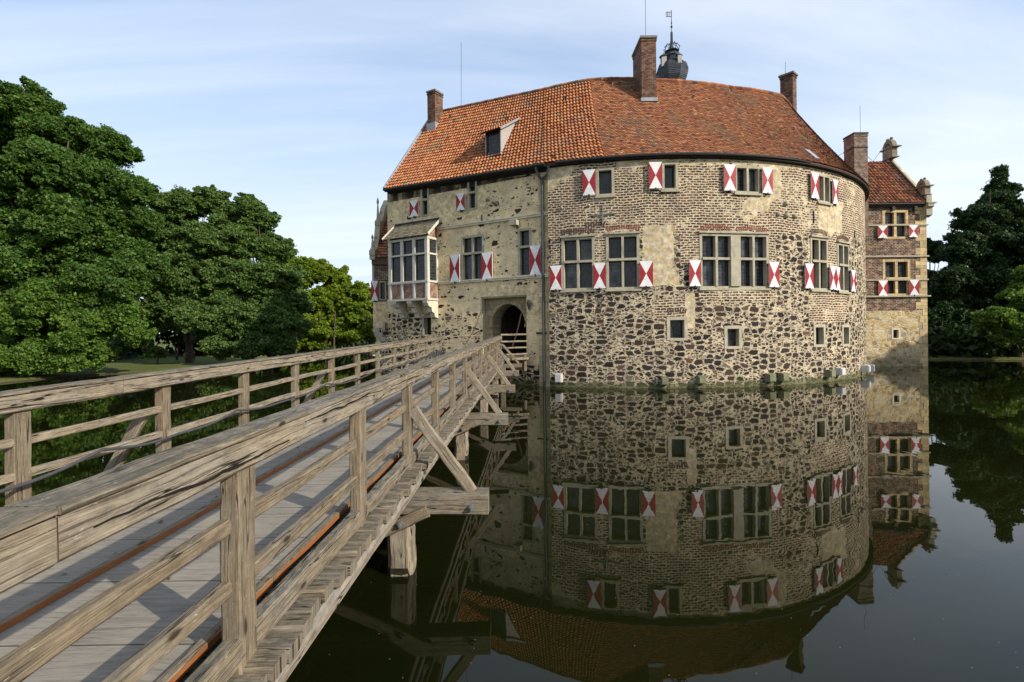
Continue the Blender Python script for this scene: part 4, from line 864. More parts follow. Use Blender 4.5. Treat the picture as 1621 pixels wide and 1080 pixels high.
# stepped slate courses
pr2 = []
for (r0,z0),(r1,z1) in zip(pr[:-1], pr[1:]):
    for k in range(3): 
        f0, f1 = k/3, (k+1)/3; pr2 += [(lerp(r0,r1,f0)+.035, lerp(z0,z1,f0)), (lerp(r0,r1,f1)+.0, lerp(z0,z1,f1))]
m.lathe((dc.x,dc.y,0), pr2, 8, 0, .25); m.build('onion_dome', SLATE, tw)
m = MB(); m.lathe((dc.x,dc.y,0), [(.52,zt(91)),(.66,zt(89)),(.62,zt(87)),(.5,zt(86)),(.48,zt(84)),(.72,zt(82)),(.6,zt(81)),(.3,zt(79)),(.14,zt(73)),(.11,zt(51)),(.04,zt(50))], 8, 0, .25)
for i in range(8):
    a = .25+i*math.pi/4; r = Vector((math.cos(a), math.sin(a), 0)); b0 = Vector((dc.x,dc.y,zt(82)))+r*.62
    m.tube([b0, b0+r*.12+Vector((0,0,.35)), b0-r*.08+Vector((0,0,.62)), b0-r*.45+Vector((0,0,.75))], .035, 5); m.lathe(b0+r*.12+Vector((0,0,.36)), [(0,-.07),(.07,0),(0,.07)], 6); m.lathe(b0-r*.12+Vector((0,0,.70)), [(0,-.06),(.06,0),(0,.06)], 6)
m.build('crown', SLATE, tw)
m = MB(); c = Vector((dc.x,dc.y,0)); m.tube([c+Vector((0,0,zt(52))), c+Vector((0,0,zt(16)))], .03, 6); m.lathe(c, [(0,zt(45)),(.10,zt(43.5)),(.10,zt(41.5)),(0,zt(40))], 8); m.lathe(c, [(.03,zt(39)),(.07,zt(37)),(.05,zt(35))], 6); m.build('spire', IRON, tw)
m = MB()
fz0, fz1 = zt(27), zt(19)
for (a0,a1,b0,b1) in ((0,.52,0,.05),(0,.52,.44,.49),(0,.05,.05,.44),(.2,.25,.05,.44),(.35,.4,.05,.44),(.47,.52,.05,.44)): m.box(dc.x-a1, dc.x-a0, dc.y-.012, dc.y+.012, fz0+b0, fz0+b1)
m.build('weathervane', IRON, tw)
for (sx, sy, sc_) in ((-1.0,-.7,1.),(.30,-1.25,.8),(1.15,-.5,.45)):   # small dormers on the dome
    m = MB(); b0 = Vector((dc.x+sx, dc.y+sy, zt(112))); h = 1.0*sc_; 
    m.box(b0.x-.22*sc_, b0.x+.22*sc_, b0.y-.2, b0.y+.35, b0.z, b0.z+h, 0); m.lathe(b0+Vector((0,.05,h)), [(.42*sc_,0),(.30*sc_,.12*sc_),(.06,.2*sc_),(.02,.32*sc_)], 8, 1); m.lathe(b0+Vector((0,.05,h+.36*sc_)), [(0,-.06),(.06,0),(0,.06)], 6, 1)
    m.build('dome_dormer', [GREYBOARD, SLATE], tw)

# ------------------------------------------------------------------ right corner pavilion
XA0 = ax_hit(1360, 450)[0]; XA1 = ax_hit(1467, 450)[0]; pav = empty('corner_pavilion', (XA1, YA, 0), 'narrow brick and sandstone pavilion with curved gable at the right end of the castle', 'building')
w1 = rectA(1397,333,1437,378); w2 = rectA(1397.5,411,1440.5,468); w3 = rectA(1411.5,520,1424.5,537); YB = 52.5
ztopA = zz(324, YA, 1420); zmid = zz(492, YA, 1420)
wallU = [w1, w2]
wall('upper_wall', M_ax, XA0, XA1-.0, zmid, ztopA, wallU, pav, lambda s, z: (1,0,0), .6, .35, (AXB, STONE))
wall('lower_wall', M_ax, XA0, XA1, Z0, zmid, [w3], pav, lambda s, z: (0,0,0), .6, .35, (OCHRE, STONE))
m = MB(); m.face([(XA1,YA,Z0),(XA1,YB,Z0),(XA1,YB,ztopA),(XA1,YA,ztopA)], [(0,0),(8,0),(8,14),(0,14)]); m.face([(XA0,YA,Z0),(XA0,YB,Z0),(XA0,YB,ztopA),(XA0,YA,ztopA)], [(0,0),(8,0),(8,14),(0,14)]); m.face([(XA0,YB,Z0),(XA1,YB,Z0),(XA1,YB,ztopA),(XA0,YB,ztopA)], [(0,0),(8,0),(8,14),(0,14)]); m.build('side_wall', AXB, pav)
for r, shs in ((w1, [(1387.5,358,1402.5,377.5),(1436.5,357,1451.5,376)]), (w2, [(1388.5,444.5,1404,468.5),(1437.5,443.5,1452,467.5)])):
    window(M_ax, *r, pav, 2, .48, .28, [rectA(*q) for q in shs], False, fw=.2, mats=ASHLAR, sill=False, mw=.22)
window(M_ax, *w3, pav, 1, None, .3, [], False, fw=.12, mats=STONEPALE, sill=False)
m = MB()
for y, o in ((356.5,.12),(406,.14),(443,.10),(469,.20)): z = zz(y, YA, 1420); m.mbox(M_ax, XA0, XA1+o, z-.07, z+.05, -.05, o)
m.build('string_course', STONE, pav)
m = MB(); z = Z0; k = 0
while z < ztopA-.3:
    L = .95 if k % 2 else .55; m.mbox(M_ax, XA1-L*(1.0 if z > zmid else .7), XA1+.02, z, z+.56, -.3, .025); z += .58; k += 1
m.build('quoins', ASHLAR, pav)
YRi = 48.2; zri = zz(256, YRi, 1405); ER0 = Vector((XA0-3.5, YA-.35, ztopA+.02)); ER1 = Vector((XA1-.25, YA-.35, ztopA+.02)); RR0 = Vector((XA0-3.5, YRi, zri)); RR1 = Vector((XA1-.25, YRi, zri))
Pa = lambda a, w: (ER0.lerp(ER1, a)).lerp(RR0.lerp(RR1, a), w)
pr_ = empty('roof', (XA0, YA, ztopA), None, None); pr_.parent = pav; pr_.location = Vector(pr_.location)-Vector(pav.location)
pantiles(Pa, 'roof_tiles', PAND, 30, 15, pr_, .10); m = MB(); m.face([RR0, RR1, Vector((XA1-.25,YB+.2,ztopA)), Vector((XA0-3.5,YB+.2,ztopA))], None, 0, .5); m.face([p-Vector((0,0,.07)) for p in (ER0,ER1,RR1,RR0)], None, 0, .3); m.build('rear_slope', PAND, pr_)
m = MB(); m.tube([ER0-Vector((0,.05,.05)), ER1-Vector((0,.05,.05))], .07, 8); m.box(XA0, XA1-.3, YA-.3, YA-.02, ztopA-.22, ztopA-.05); m.build('gutter', IRON, pr_)
for px in (1411, 1446): a = ax_hit(px, 328)[0]; m = MB(); m.mbox(M_ax, a-.12, a+.12, ztopA-.55, ztopA-.2, -.1, .3); m.build('eaves_bracket', IRON, pr_)
# gable parapet: sloping coping, aedicule scrolls at foot and apex
m = MB(); gx0, gx1 = XA1-.26, XA1+.08
L = [(YA-.45, ztopA-.1), (YA-.45, ztopA+.25), (YRi, zri+.35), (YB+.4, ztopA+.25), (YB+.4, ztopA-.1)]
m.prism([Vector((gx0, y, z)) for y, z in L], (gx1-gx0, 0, 0)); m.build('gable', ASHLAR, pav)
m = MB(); m.timber((XA1-.28, YA-.42, ztopA+.25), (XA1-.28, YRi, zri+.37), .16, .10); m.build('gable_flashing', IRON, pav)
SCST = ashlar_mat('sooty_stone', (.15,.12,.08), (.33,.28,.20), 0)
def scroll(Yc, zb_, sc_, name):
    m = MB(); x0, x1 = XA1-.30, XA1+.10; a = .75*sc_
    m.box(x0-.03, x1+.05, Yc-a*.95, Yc+a*.95, zb_-1.0*sc_, zb_); m.box(x0-.12, x1+.30*sc_, Yc-a*1.35, Yc+a*1.35, zb_, zb_+.09)
    m.box(x0-.08, x1+.20*sc_, Yc-a*1.15, Yc+a*1.15, zb_-1.05*sc_, zb_-.97*sc_)
    n = 12; out = [(Yc+a*math.cos(math.pi*i/n), zb_+.09+1.15*a*math.sin(math.pi*i/n)) for i in range(n+1)]; inn_ = [(Yc+.55*a*math.cos(math.pi*i/n), zb_+.09+.62*a*math.sin(math.pi*i/n)) for i in range(n+1)]
    for i in range(n): m.hexa([Vector((x0,*inn_[i])),Vector((x1,*inn_[i])),Vector((x1,*inn_[i+1])),Vector((x0,*inn_[i+1])),Vector((x0,*out[i])),Vector((x1,*out[i])),Vector((x1,*out[i+1])),Vector((x0,*out[i+1]))])
    for i in range(1, 5): t_ = math.pi*i/5; m.timber((x0+.15,Yc,zb_+.09), (x0+.15, Yc+.6*a*math.cos(t_), zb_+.09+.7*a*math.sin(t_)), .07, .18, (1,0,0))
    for dy_ in (-.35, .35): m.lathe(((x0+x1)/2, Yc+dy_*a, zb_+.09+1.25*a), [(0,-.17*sc_),(.13*sc_,-.09*sc_),(.17*sc_,.02),(.11*sc_,.13*sc_),(0,.17*sc_)], 10)
    m.build(name, SCST, pav)
scroll(YRi, zri+1.15, .88, 'gable_crest'); scroll(YA+.15, ztopA+1.45, .68, 'gable_shoulder')
m = MB(); m.box(XA1-.32, XA1+.12, YA-.5, YA+.6, ztopA-.05, ztopA+.65); 
L = [(YA-.45,ztopA-1.0),(YA-.02,ztopA-1.15),(YA-.02,ztopA-.05),(YA-.65,ztopA-.05),(YA-.65,ztopA-.3),(YA-.45,ztopA-.4)]; m.prism([Vector((XA1-.3,y,z)) for y, z in L], (.5,0,0)); m.box(XA1-.35, XA1+.4, YA-.7, YA+.6, ztopA-.05, ztopA+.04); m.build('kneeler', STONE, pav)
k = ray(1352.5, 260); chimney((k[0]*43.4+1.14, 43.4), (-1,0), 1.14, 1.35, 11, zz(209.5,43.4,1362), CHIMP, pav, cap=IRON, base=None, capo=.05, rod=(.3,.3,2.4), label='tall pale brick chimney left of the pavilion roof')
m = MB(); zc = zz(233, 43.4, 1362); 
for f in ((k[0]*43.4-.02, k[0]*43.4+1.16, 43.35, 43.395), (k[0]*43.4-.03, k[0]*43.4-.005, 43.35, 44.8)): m.box(f[0], f[1], f[2], f[3], zc-.04, zc+.04)
m.tube([(k[0]*43.4, 43.9, zc-.05), at(1318, 251, 42.5)], .018, 5); m.tube([(k[0]*43.4+1.14, 43.9, zc-.3), at(1382, 256, 48.2), at(1402, 228, 48.2)], .018, 5); m.build('chimney_stay', IRON, pav)
m = MB(); a = ax_hit(1387, 268); m.tube([at(1386,268,47.6), at(1392,267,47.6)], .08, 6); m.build('roof_hook', LEAD, pr_)

# ------------------------------------------------------------------ rear left pavilion
YL = 40.5; 
def lx(px, py, Y=YL): p = at(px, py, Y); return p.x, p.z
xl0 = lx(590, 480)[0]; xl1 = xl0+2.6; zle = lx(600, 409)[1]
M_l = lambda s, z, d: Vector((s, YL-d, z))
lp = empty('rear_pavilion', (xl0, YL, 0), 'small gabled pavilion with one shuttered window behind the left corner of the castle', 'building')
wl_ = (lx(600.5,460)[0], lx(611,460)[0], lx(605,475)[1], lx(605,446)[1])
zlm = lx(600, 443)[1]
wall('brick_wall', M_l, xl0+.12, xl1, lx(600,478)[1], zle, [wl_], lp, lambda s, z: (1,0,0), .6, .3, (AXB, STONE))
wall('plaster_wall', M_l, xl0, xl1, lx(600,519)[1], lx(600,478)[1], [], lp, lambda s, z: (0,.7,.1), .4, .3, (MASONG, STONE))
wall('base_wall', M_l, xl0+.55, xl1, Z0, lx(600,519)[1], [], lp, lambda s, z: (0,0,.6), .4, .3)
m = MB(); m.box(xl0-.02, xl0+.13, YL-.03, YL+.3, lx(600,478)[1], zle); m.build('corner_stones', STONE, lp)
m = MB(); m.box(xl0, xl0+.02, YL, YL+7, lx(600,519)[1], zle); m.build('side_wall', ASHLAR, lp)
window(M_l, *wl_, lp, 1, None, .25, [(lx(588.5,460)[0], lx(599.5,460)[0], lx(594,476.5)[1], lx(594,445)[1])], False, fw=.08, sill=False)
m = MB()
for k in range(3): m.box(xl0+.12*k, xl0+.5+.25*k, YL-.04, YL+.3, lx(600,519)[1]-.35*(k+1), lx(600,519)[1]-.35*k-.01)
m.box(xl0+.9, xl0+1.05, YL-.5, YL, lx(600,519)[1]-.2, lx(600,519)[1]+.4); m.build('corbelled_base', STONE, lp)
YR2 = YL+4.4; zr2 = zle+4.6; e0, e1, r0, r1 = Vector((xl0+.15,YL-.3,zle)), Vector((xl1+.5,YL-.3,zle)), Vector((xl0+.15,YR2,zr2)), Vector((xl1+.5,YR2,zr2))
pantiles(lambda a, w: e0.lerp(e1, a).lerp(r0.lerp(r1, a), w), 'roof', PAND, 12, 18, lp, .05)
m = MB(); m.face([r0, r1, Vector((xl1+.5,YL+9,zle)), Vector((xl0+.15,YL+9,zle))], None, 0, .4); m.build('rear_slope', PAND, lp)
m = MB(); m.box(xl0, xl1, YL-.2, YL-.01, zle-.5, zle-.02); m.build('eaves_board', plain('brown_fascia', (.12,.07,.04), .8), lp)
# gable with concave sweep and pinnacles
m = MB(); L = [(YL-.35,zle-.15),(YL-.35,zle+.5),(YL+.5,zle+.8),(YL+1.1,zle+2.0),(YL+1.5,zle+3.1),(YL+2.4,zle+3.5),(YL+3.1,zle+4.6),(YR2,zle+5.6),(YL+6.0,zle+4.2),(YL+7.5,zle+2),(YL+9,zle-.15)]
m.prism([Vector((xl0-.05,y,z)) for y, z in L], (.3,0,0)); 
for i in range(len(L)-1):
    if L[i][0] < YR2: m.timber((xl0+.1,L[i][0],L[i][1]), (xl0+.1,L[i+1][0],L[i+1][1]), .42, .09, (0,0,1) if abs(L[i][0]-L[i+1][0]) > .1 else (0,1,0))
m.build('gable', STONE, lp)
for (y, z, h) in ((YL-.25, zle+.45, 1.25), (YL+1.5, zle+3.1, 1.9)):
    m = MB(); m.box(xl0-.12, xl0+.32, y-.2, y+.25, z-.25, z+.12); m.lathe((xl0+.1,y,z+.12), [(.2,0),(.2,.1),(.12,.25),(.05,h*.72),(.09,h*.76),(.10,h*.84),(.03,h)], 8); m.build('pinnacle', STONE, lp)
for (y, z) in ((YL+.3,zle+1.0),(YL+.85,zle+1.8),(YL+1.9,zle+3.6),(YL+2.6,zle+4.2)): m = MB(); m.lathe((xl0+.05,y,z), [(0,-.1),(.11,0),(0,.14)], 7); m.build('crocket', STONE, lp)

# ------------------------------------------------------------------ the wooden bridge
BD = Vector((.036, 1, .0098)); 
def B(x, y, z): return Vector((x+BD.x*y, y, z+BD.z*y+HC))      # bridge frame: x across (from viewpoint), y along, z from eye level
bridge = empty('wooden_bridge', B(-3.6, 0, -3.5), 'long weathered grey timber footbridge with railings leading over the moat to the castle gate', 'bridge')
Y_END_R, Y_END_L, Y_ST = 31.45, 33.6, -3.6; SP = 2.19
UPV = Vector((0,0,1))
# deck panels, batten strips, plank ends, stringers
m = MB()
for (x0, x1) in ((-5.60,-3.60),(-3.54,-2.09)):
    pass
def deckstrip(m, x0, x1, y0, y1, z, th=.05, mi=0):
    c = [B(x0,y0,z-th),B(x1,y0,z-th),B(x1,y1,z-th),B(x0,y1,z-th),B(x0,y0,z),B(x1,y0,z),B(x1,y1,z),B(x0,y1,z)]
    for f in ((4,5,6,7),(0,1,5,4),(1,2,6,5),(2,3,7,6),(3,0,4,7),(3,2,1,0)):
        m.face([c[i] for i in f], [(((x0,x1,x1,x0)[i%4]), ((y0,y0,y1,y1)[i%4])) for i in f], mi)
deckstrip(m, -3.53, -2.09, Y_ST, 32.2, -2.0); deckstrip(m, -5.04, -3.60, Y_ST, 33.4, -2.003)
m.build('deck_panel', DECK, bridge)
m = MB()
y = Y_ST; 
while y < 32.4:
    w = random.uniform(.19, .24); xe = -1.60+random.uniform(-.035,.03) ; z = -2.055+random.uniform(-.015,.012)
    m.timber(B(-5.72+random.uniform(-.03,.03), y+w/2, z-.05), B(xe, y+w/2, z-.05), w-.012, .10, UPV, 0, 5, .008, .022); y += w+.012
m.build('deck_planks', WOODOLD, bridge)
for x in (-2.06, -3.565, -5.08):
    m = MB(); y = Y_ST
    while y < 32.0:
        l = random.uniform(2.6, 4.2); y2 = min(32.1, y+l); m.timber(B(x, y+.01, -1.975), B(x, y2-.01, -1.975), .07, .055, UPV, 0, 1, 0, .006)
        m.hexa([B(x+.036,y+.02,-1.999),B(x+.040,y+.02,-1.999),B(x+.040,y2-.02,-1.999),B(x+.036,y2-.02,-1.999),B(x+.036,y+.02,-1.95),B(x+.040,y+.02,-1.95),B(x+.040,y2-.02,-1.95),B(x+.036,y2-.02,-1.95)], 1); y = y2
    m.build('batten_strip', [WOODBR, RAWWOOD], bridge)
for x in (-1.70, -5.55, -3.2, -4.4):
    m = MB(); m.timber(B(x-.06, Y_ST, -2.30), B(x-.06, 32.3, -2.30), .16, .20, UPV, 0, 40, .004); m.build('stringer', WOOD, bridge)
m = MB(); m.timber(B(-1.655, Y_ST, -2.215), B(-1.655, 32.3, -2.215), .05, .10, UPV, 0, 40, .002); m.build('edge_board', plain('bleached_edge_board', (.27,.24,.195), .8, 0, .35, 7), bridge)
CRACKM = plain('crack_shadow_wood', (.012,.009,.006), 1.)
# top rails: squared beam with a thin weathered cap board on it, in butted lengths
def toprail(xi, xo, y0, y1, joints):
    c = (xi+xo)/2; w = abs(xi-xo); ys = [y0]+joints+[y1]
    for a, b in zip(ys[:-1], ys[1:]):
        m = MB(); m.timber(B(c, a+.004, -.772), B(c, b-.004, -.772), w*.92, .186, UPV, 0, max(3, int((b-a)/.35)), .004, .016)
        xf = xi+(.0 if xi < -3 else .0)-.0045; y_ = a+.15; zc = -.80+random.uniform(-.03,.05)
        while y_ < b-.3:                                      # drying cracks along the grain: raised dark strips coloured like their inner shadow
            ye = min(b-.15, y_+random.uniform(1.2, 3.6)); q_ = []; ph_ = random.uniform(0, 6)
            while y_ < ye: q_.append((y_, max(-.85, min(-.70, zc)))); y_ += random.uniform(.05,.12); zc += random.gauss(-.002, .0055)
            for k_ in range(len(q_)-1):
                w0_, w1_ = [.0015+.0045*math.sin(math.pi*(k_+e_)/len(q_))*(1+.5*math.sin(k_*1.3)) for e_ in (0, 1)]
                (ya_, za_), (yb_, zb_) = q_[k_], q_[k_+1]; m.hexa([B(xf-.01,ya_,za_-w0_),B(xf+.004,ya_,za_-w0_),B(xf+.004,yb_,zb_-w1_),B(xf-.01,yb_,zb_-w1_),B(xf-.01,ya_,za_+w0_),B(xf+.004,ya_,za_+w0_),B(xf+.004,yb_,zb_+w1_),B(xf-.01,yb_,zb_+w1_)], 1)
            y_ += random.uniform(.1, .5); zc = -.78+random.uniform(-.05,.06)
        m.build('rail_beam', [WOOD, CRACKM], bridge)
        m = MB(); m.timber(B(c, a-.02+random.uniform(0,.03), -.662+random.uniform(-.004,.004)), B(c, b-.012, -.662), w*1.06, .030, UPV, 0, max(3, int((b-a)/.35)), .005, .01); m.build('rail_cap', WOODOLD, bridge)
toprail(-1.73, -1.945, Y_ST, Y_END_R, [1.9, 8.4, 14.2, 20.8, 27.1]); toprail(-5.42, -5.65, Y_ST, Y_END_L, [1.2, 6.9, 13.5, 20.1, 26.7])
# posts
NR = 14
pm = {}
def post(x, y, zb, mat=WOODBR, w=.125, d=.20):
    m = MB(); m.timber(B(x, y+d/2, zb), B(x, y+d/2, -.866), d, w, (1,0,0), 0, 8, .004, .014)
    return m.build('post', mat, bridge)
for n in range(-3, NR):
    y = 3.09+SP*n+(random.uniform(-.03,.03) if n > 0 else 0); post(-1.815, y, -2.42 if n % 3 != 2 else -2.41)
for n in range(-3, NR):
    y = 3.29+SP*n+(random.uniform(-.02,.02) if n > 1 else 0); post(-5.535, y, -2.42)
# middle rails and kerb rails, bay by bay
for side, x in ((0, -1.83), (1, -5.52)):
    for n in range(-3, NR-1):
        y0 = (3.09 if side == 0 else 3.29)+SP*n+.10; y1 = y0+SP; j = lambda: random.uniform(-.012,.012)
        for zc, h, wd in ((-1.195,.095,.075),(-1.565,.095,.075)):
            m = MB(); m.timber(B(x+j(), y0, zc+j()), B(x+j(), y1, zc+j()), wd, h, UPV, 0, 4, .006, .012); m.build('middle_rail', WOODBR if side == 0 else WOOD, bridge)
        if side == 0: m = MB(); m.timber(B(x+.03, y0+.06, -1.945+j()), B(x+.03, y1-.06, -1.945+j()), .12, .16, UPV, 0, 5, .008, .018); m.build('kerb_rail', WOODOLD, bridge)
        else: m = MB(); m.timber(B(x-.02, y0, -1.955), B(x-.02, y1, -1.955), .12, .14, UPV, 0, 4, .006, .018); m.build('kerb_rail', WOODOLD, bridge)
# outrigger cap beams with braces, knees, bolts and piles
for n in (-1, 2, 5, 8, 11):
    y = 3.09+SP*n+.10; hw = .17
    for s_ in (0,):
        m = MB(); m.timber(B(-6.6, y, -2.57), B(-.64, y, -2.57), .34, .32, UPV, 0, 12, .012, .03); m.build('cap_beam', WOODOLD, bridge)
    m = MB(); m.timber(B(-1.74, y, -1.22), B(-.88, y, -2.43), .10, .16, (1,0,1), 0, 5, .006, .014); m.build('brace', WOOD, bridge)
    m = MB(); m.timber(B(-5.66, y, -1.22), B(-6.35, y, -2.43), .10, .16, (1,0,-1), 0, 5, .006, .014); m.build('brace', WOOD, bridge)
    m = MB(); m.timber(B(-1.48, y-.27, -2.62), B(-3.1, y-.27, -3.35), .08, .16, UPV, 0, 4, .006); m.build('knee_brace', WOODBR, bridge)
    for x in (-1.92, -3.6, -5.3):
        zb = -3.9; m = MB(); c0_ = B(x, y, -2.74); c1_ = B(x, y, zb); 
        m.timber(c0_, Vector((c0_.x, c0_.y, -.6)), .36, .36, (0,1,0), 0, 8, .012, .06); m.build('pile', WOOD, bridge)
        m = MB(); m.timber((c0_.x, c0_.y, .10+random.uniform(-.03,.03)), (c0_.x, c0_.y, -.5), .368, .368, (0,1,0), 0, 3, .004, .06); m.build('pile_foot', plain('wet_pile', (.02,.018,.010), .5, 0, .5, 9) if x == -1.92 and n == -1 else bpy.data.materials['wet_pile'], bridge)
    for (bx, bz, by) in ((-.87, -2.60, -.185), (-1.85, -2.78, -.32)):
        m = MB(); c = B(bx, y+by, bz); m.tube([c, c-Vector((0,.035,0))], .045, 10); m.tube([c-Vector((0,.03,0)), c-Vector((0,.07,0))], .02, 8); m.build('bolt', ZINC, bridge)
# last beam by the wall and side platform towards the gate
gj = gp(834, 530, .15); gj.z = 0
e = B(-1.8, Y_END_R+.1, 0)
gateY = []
def G_(s, z, d=.05): return M_gate(s, z, d)
zdk = B(0, 32.5, -2.0).z
m = MB(); a0 = B(-5.6, 32.2, -2.06); a1 = B(-1.6, 31.3, -2.06); pl = [a0, a1, Vector((G_(gate_hit(836,545)[0],0).x-.05, G_(gate_hit(836,545)[0],0).y-.35, zdk-.05)), G_(REC[1]+.2, zdk-.05, -.2), G_(REC[0]-1.2, zdk-.05, .02)]
m.prism([Vector((p.x,p.y,zdk-.18)) for p in pl], (0,0,.14)); o = m.build('landing', WOOD, bridge)
for (y0_, y1_) in ((530,530.3),(541,541.5),(551,551),(561.5,561)):
    z = zz(y0_, 31.6, 797); p = B(-1.82, Y_END_R, 0); p.z = z; q = G_(gate_hit(837,y1_)[0], z, .1); m = MB(); m.timber(p, q, .08, .10, UPV, 0, 3, .006); m.build('end_rail', WOOD, bridge)
m = MB(); p = B(-1.82, Y_END_R, -2.15); q = G_(gate_hit(834,570)[0], p.z, .1); m.timber(p, q, .12, .16, UPV); m.build('end_beam', WOOD, bridge)
m = MB(); q = G_(gate_hit(834,570)[0], p.z, .2); m.timber(q+Vector((0,0,.25)), q-Vector((0,0,.75)), .1, .16, (1,0,0)); m.build('post', WOOD, bridge)
for (dx_, zt_) in ((.9,-1.25),(1.3,-1.25)): pass
m = MB(); m.timber(B(-1.72, 31.4, -1.2), B(-.75, 31.4, -2.35), .08, .12, (1,0,1)); m.build('brace', WOOD, bridge)
m = MB(); m.timber(B(-6.0, 31.5, -2.5), B(-.55, 31.5, -2.5), .24, .24, UPV, 0, 6, .01); m.build('cap_beam', WOODOLD, bridge)
for x in (-1.7, -3.6, -5.5): m = MB(); c0_ = B(x, 31.5, -2.6); m.timber(c0_, Vector((c0_.x,c0_.y,-.5)), .3, .3, (0,1,0), 0, 5, .01); m.build('pile', WOOD, bridge)
# left side thin rails from the last post to the gate jamb
for z_ in (-.72, -1.35):
    p = B(-5.5, Y_END_L-.1, z_); q = G_(REC[0]-.15, p.z, .1); m = MB(); m.timber(p, q, .05, .06, UPV); m.build('end_rail', WOOD, bridge)

m = MB()
for _ in range(130):
    yy = random.uniform(.5, 22); xx = random.choice([random.uniform(-2.2,-3.4), random.uniform(-2.12,-2.3), random.uniform(-3.65,-3.9), random.uniform(-3.7,-5.0)]); c = B(xx, yy, -1.992); a = random.uniform(0, 6.3); l = random.uniform(.015,.035)
    d1_ = Vector((math.cos(a), math.sin(a), random.uniform(0,.3)))*l; d2_ = Vector((-math.sin(a), math.cos(a), random.uniform(0,.3)))*l*.5; m.face([c-d1_, c+d2_+Vector((0,0,.006)), c+d1_, c-d2_])
o = m.build('fallen_leaves', plain('dry_leaf', (.14,.08,.035), .8, 0, .5, 20)); tag(o, 'few dry brown leaf crumbs scattered over the bridge deck', 'leaves', kind='stuff')
# cable strung along the left railing
pts = []
anch = [( -2.0,-1.55),(1.1,-1.58),(3.3,-1.62),(5.1,-1.62),(6.45,-1.50),(7.9,-1.60),(9.4,-1.50),(11.2,-1.60),(13.6,-1.50),(15.6,-1.62),(18.0,-1.52),(20.4,-1.62),(22.6,-1.52),(24.8,-1.66),(27,-1.55),(29.2,-1.68),(31,-1.60),(33,-1.7)]
for (a, b) in zip(anch[:-1], anch[1:]):
    for k in range(6): f = k/6; pts.append(B(-5.36+.01*math.sin(a[0]*3+f*3), lerp(a[0],b[0],f), lerp(a[1],b[1],f)-.05*math.sin(math.pi*f)))
m = MB(); m.tube(pts, .020, 8); tag(m.build('cable', CABLE, None, True), 'dark rubber cable strung in shallow loops along the left railing of the bridge', 'cable')
m = MB(); pts2 = [p+Vector((.02, 0, .035+.02*math.sin(i*.9))) for i, p in enumerate(pts) if p.y > 24]; m.tube(pts2, .02, 6)
for k in range(14):
    c = B(-5.38, 27.2+k*.42, -1.62); r = random.uniform(.12,.3); m.tube([c+Vector((random.uniform(-.05,.05), r*math.cos(a), .6*r*math.sin(a))) for a in np.linspace(0, 5.5, 12)], .02, 5)
tag(m.build('cable_bundle', CABLE, None, True), 'tangle of looped dark cables hanging at the castle end of the left railing', 'cable')

# drawbridge chains and lantern
def chain(p0, p1, name, label, sag=.25):
    m = MB(); p0, p1 = Vector(p0), Vector(p1); L = (p1-p0).length; n = int(L/.13)
    for i in range(n):
        f0, f1 = i/n, (i+1.35)/n; a = p0.lerp(p1, f0)-Vector((0,0,sag*math.sin(math.pi*f0))); b = p0.lerp(p1, min(1,f1))-Vector((0,0,sag*math.sin(math.pi*min(1,f1))))
        ax = (b-a).normalized(); sd_2 = ax.cross(Vector((0,1,0)) if i % 2 else Vector((1,0,.2))).normalized()*.026; c = [a, a.lerp(b,.25)+sd_2, a.lerp(b,.75)+sd_2, b, a.lerp(b,.75)-sd_2, a.lerp(b,.25)-sd_2, a]
        m.tube(c, .011, 5, 0, False)
    tag(m.build(name, RUST), label, 'chain', 'drawbridge chains')
zlk = gp(763.5, 487, .05)
chain(zlk, at(736, 546, 31.5), 'drawbridge_chain', 'rusty chain left of the gate arch running down to the bridge end')
chain(gp(828.5, 478, -.1), at(811, 549, 30.9), 'drawbridge_chain', 'rusty chain crossing the dark gate arch down to the right railing')
ln = gp(838, 483, .28); lan = empty('wall_lantern', ln, 'small dark iron lantern on the wall right of the gate arch', 'lamp')
m = MB(); m.tube([gp(834.5,480,.0), gp(835,476,.2), ln+Vector((0,0,.30))], .02, 6); m.build('bracket', IRON, lan)
m = MB(); m.lathe(ln, [(.02,-.28),(.09,-.24),(.10,-.22),(.15,.08)], 6, 0); m.build('glass', GLASS, lan)
m = MB(); m.lathe(ln, [(.17,.08),(.12,.16),(.05,.20),(.05,.25),(.02,.30)], 6, 0); m.lathe(ln, [(0,-.34),(.04,-.30),(.10,-.25),(.10,-.22)], 6); m.build('cap', IRON, lan)

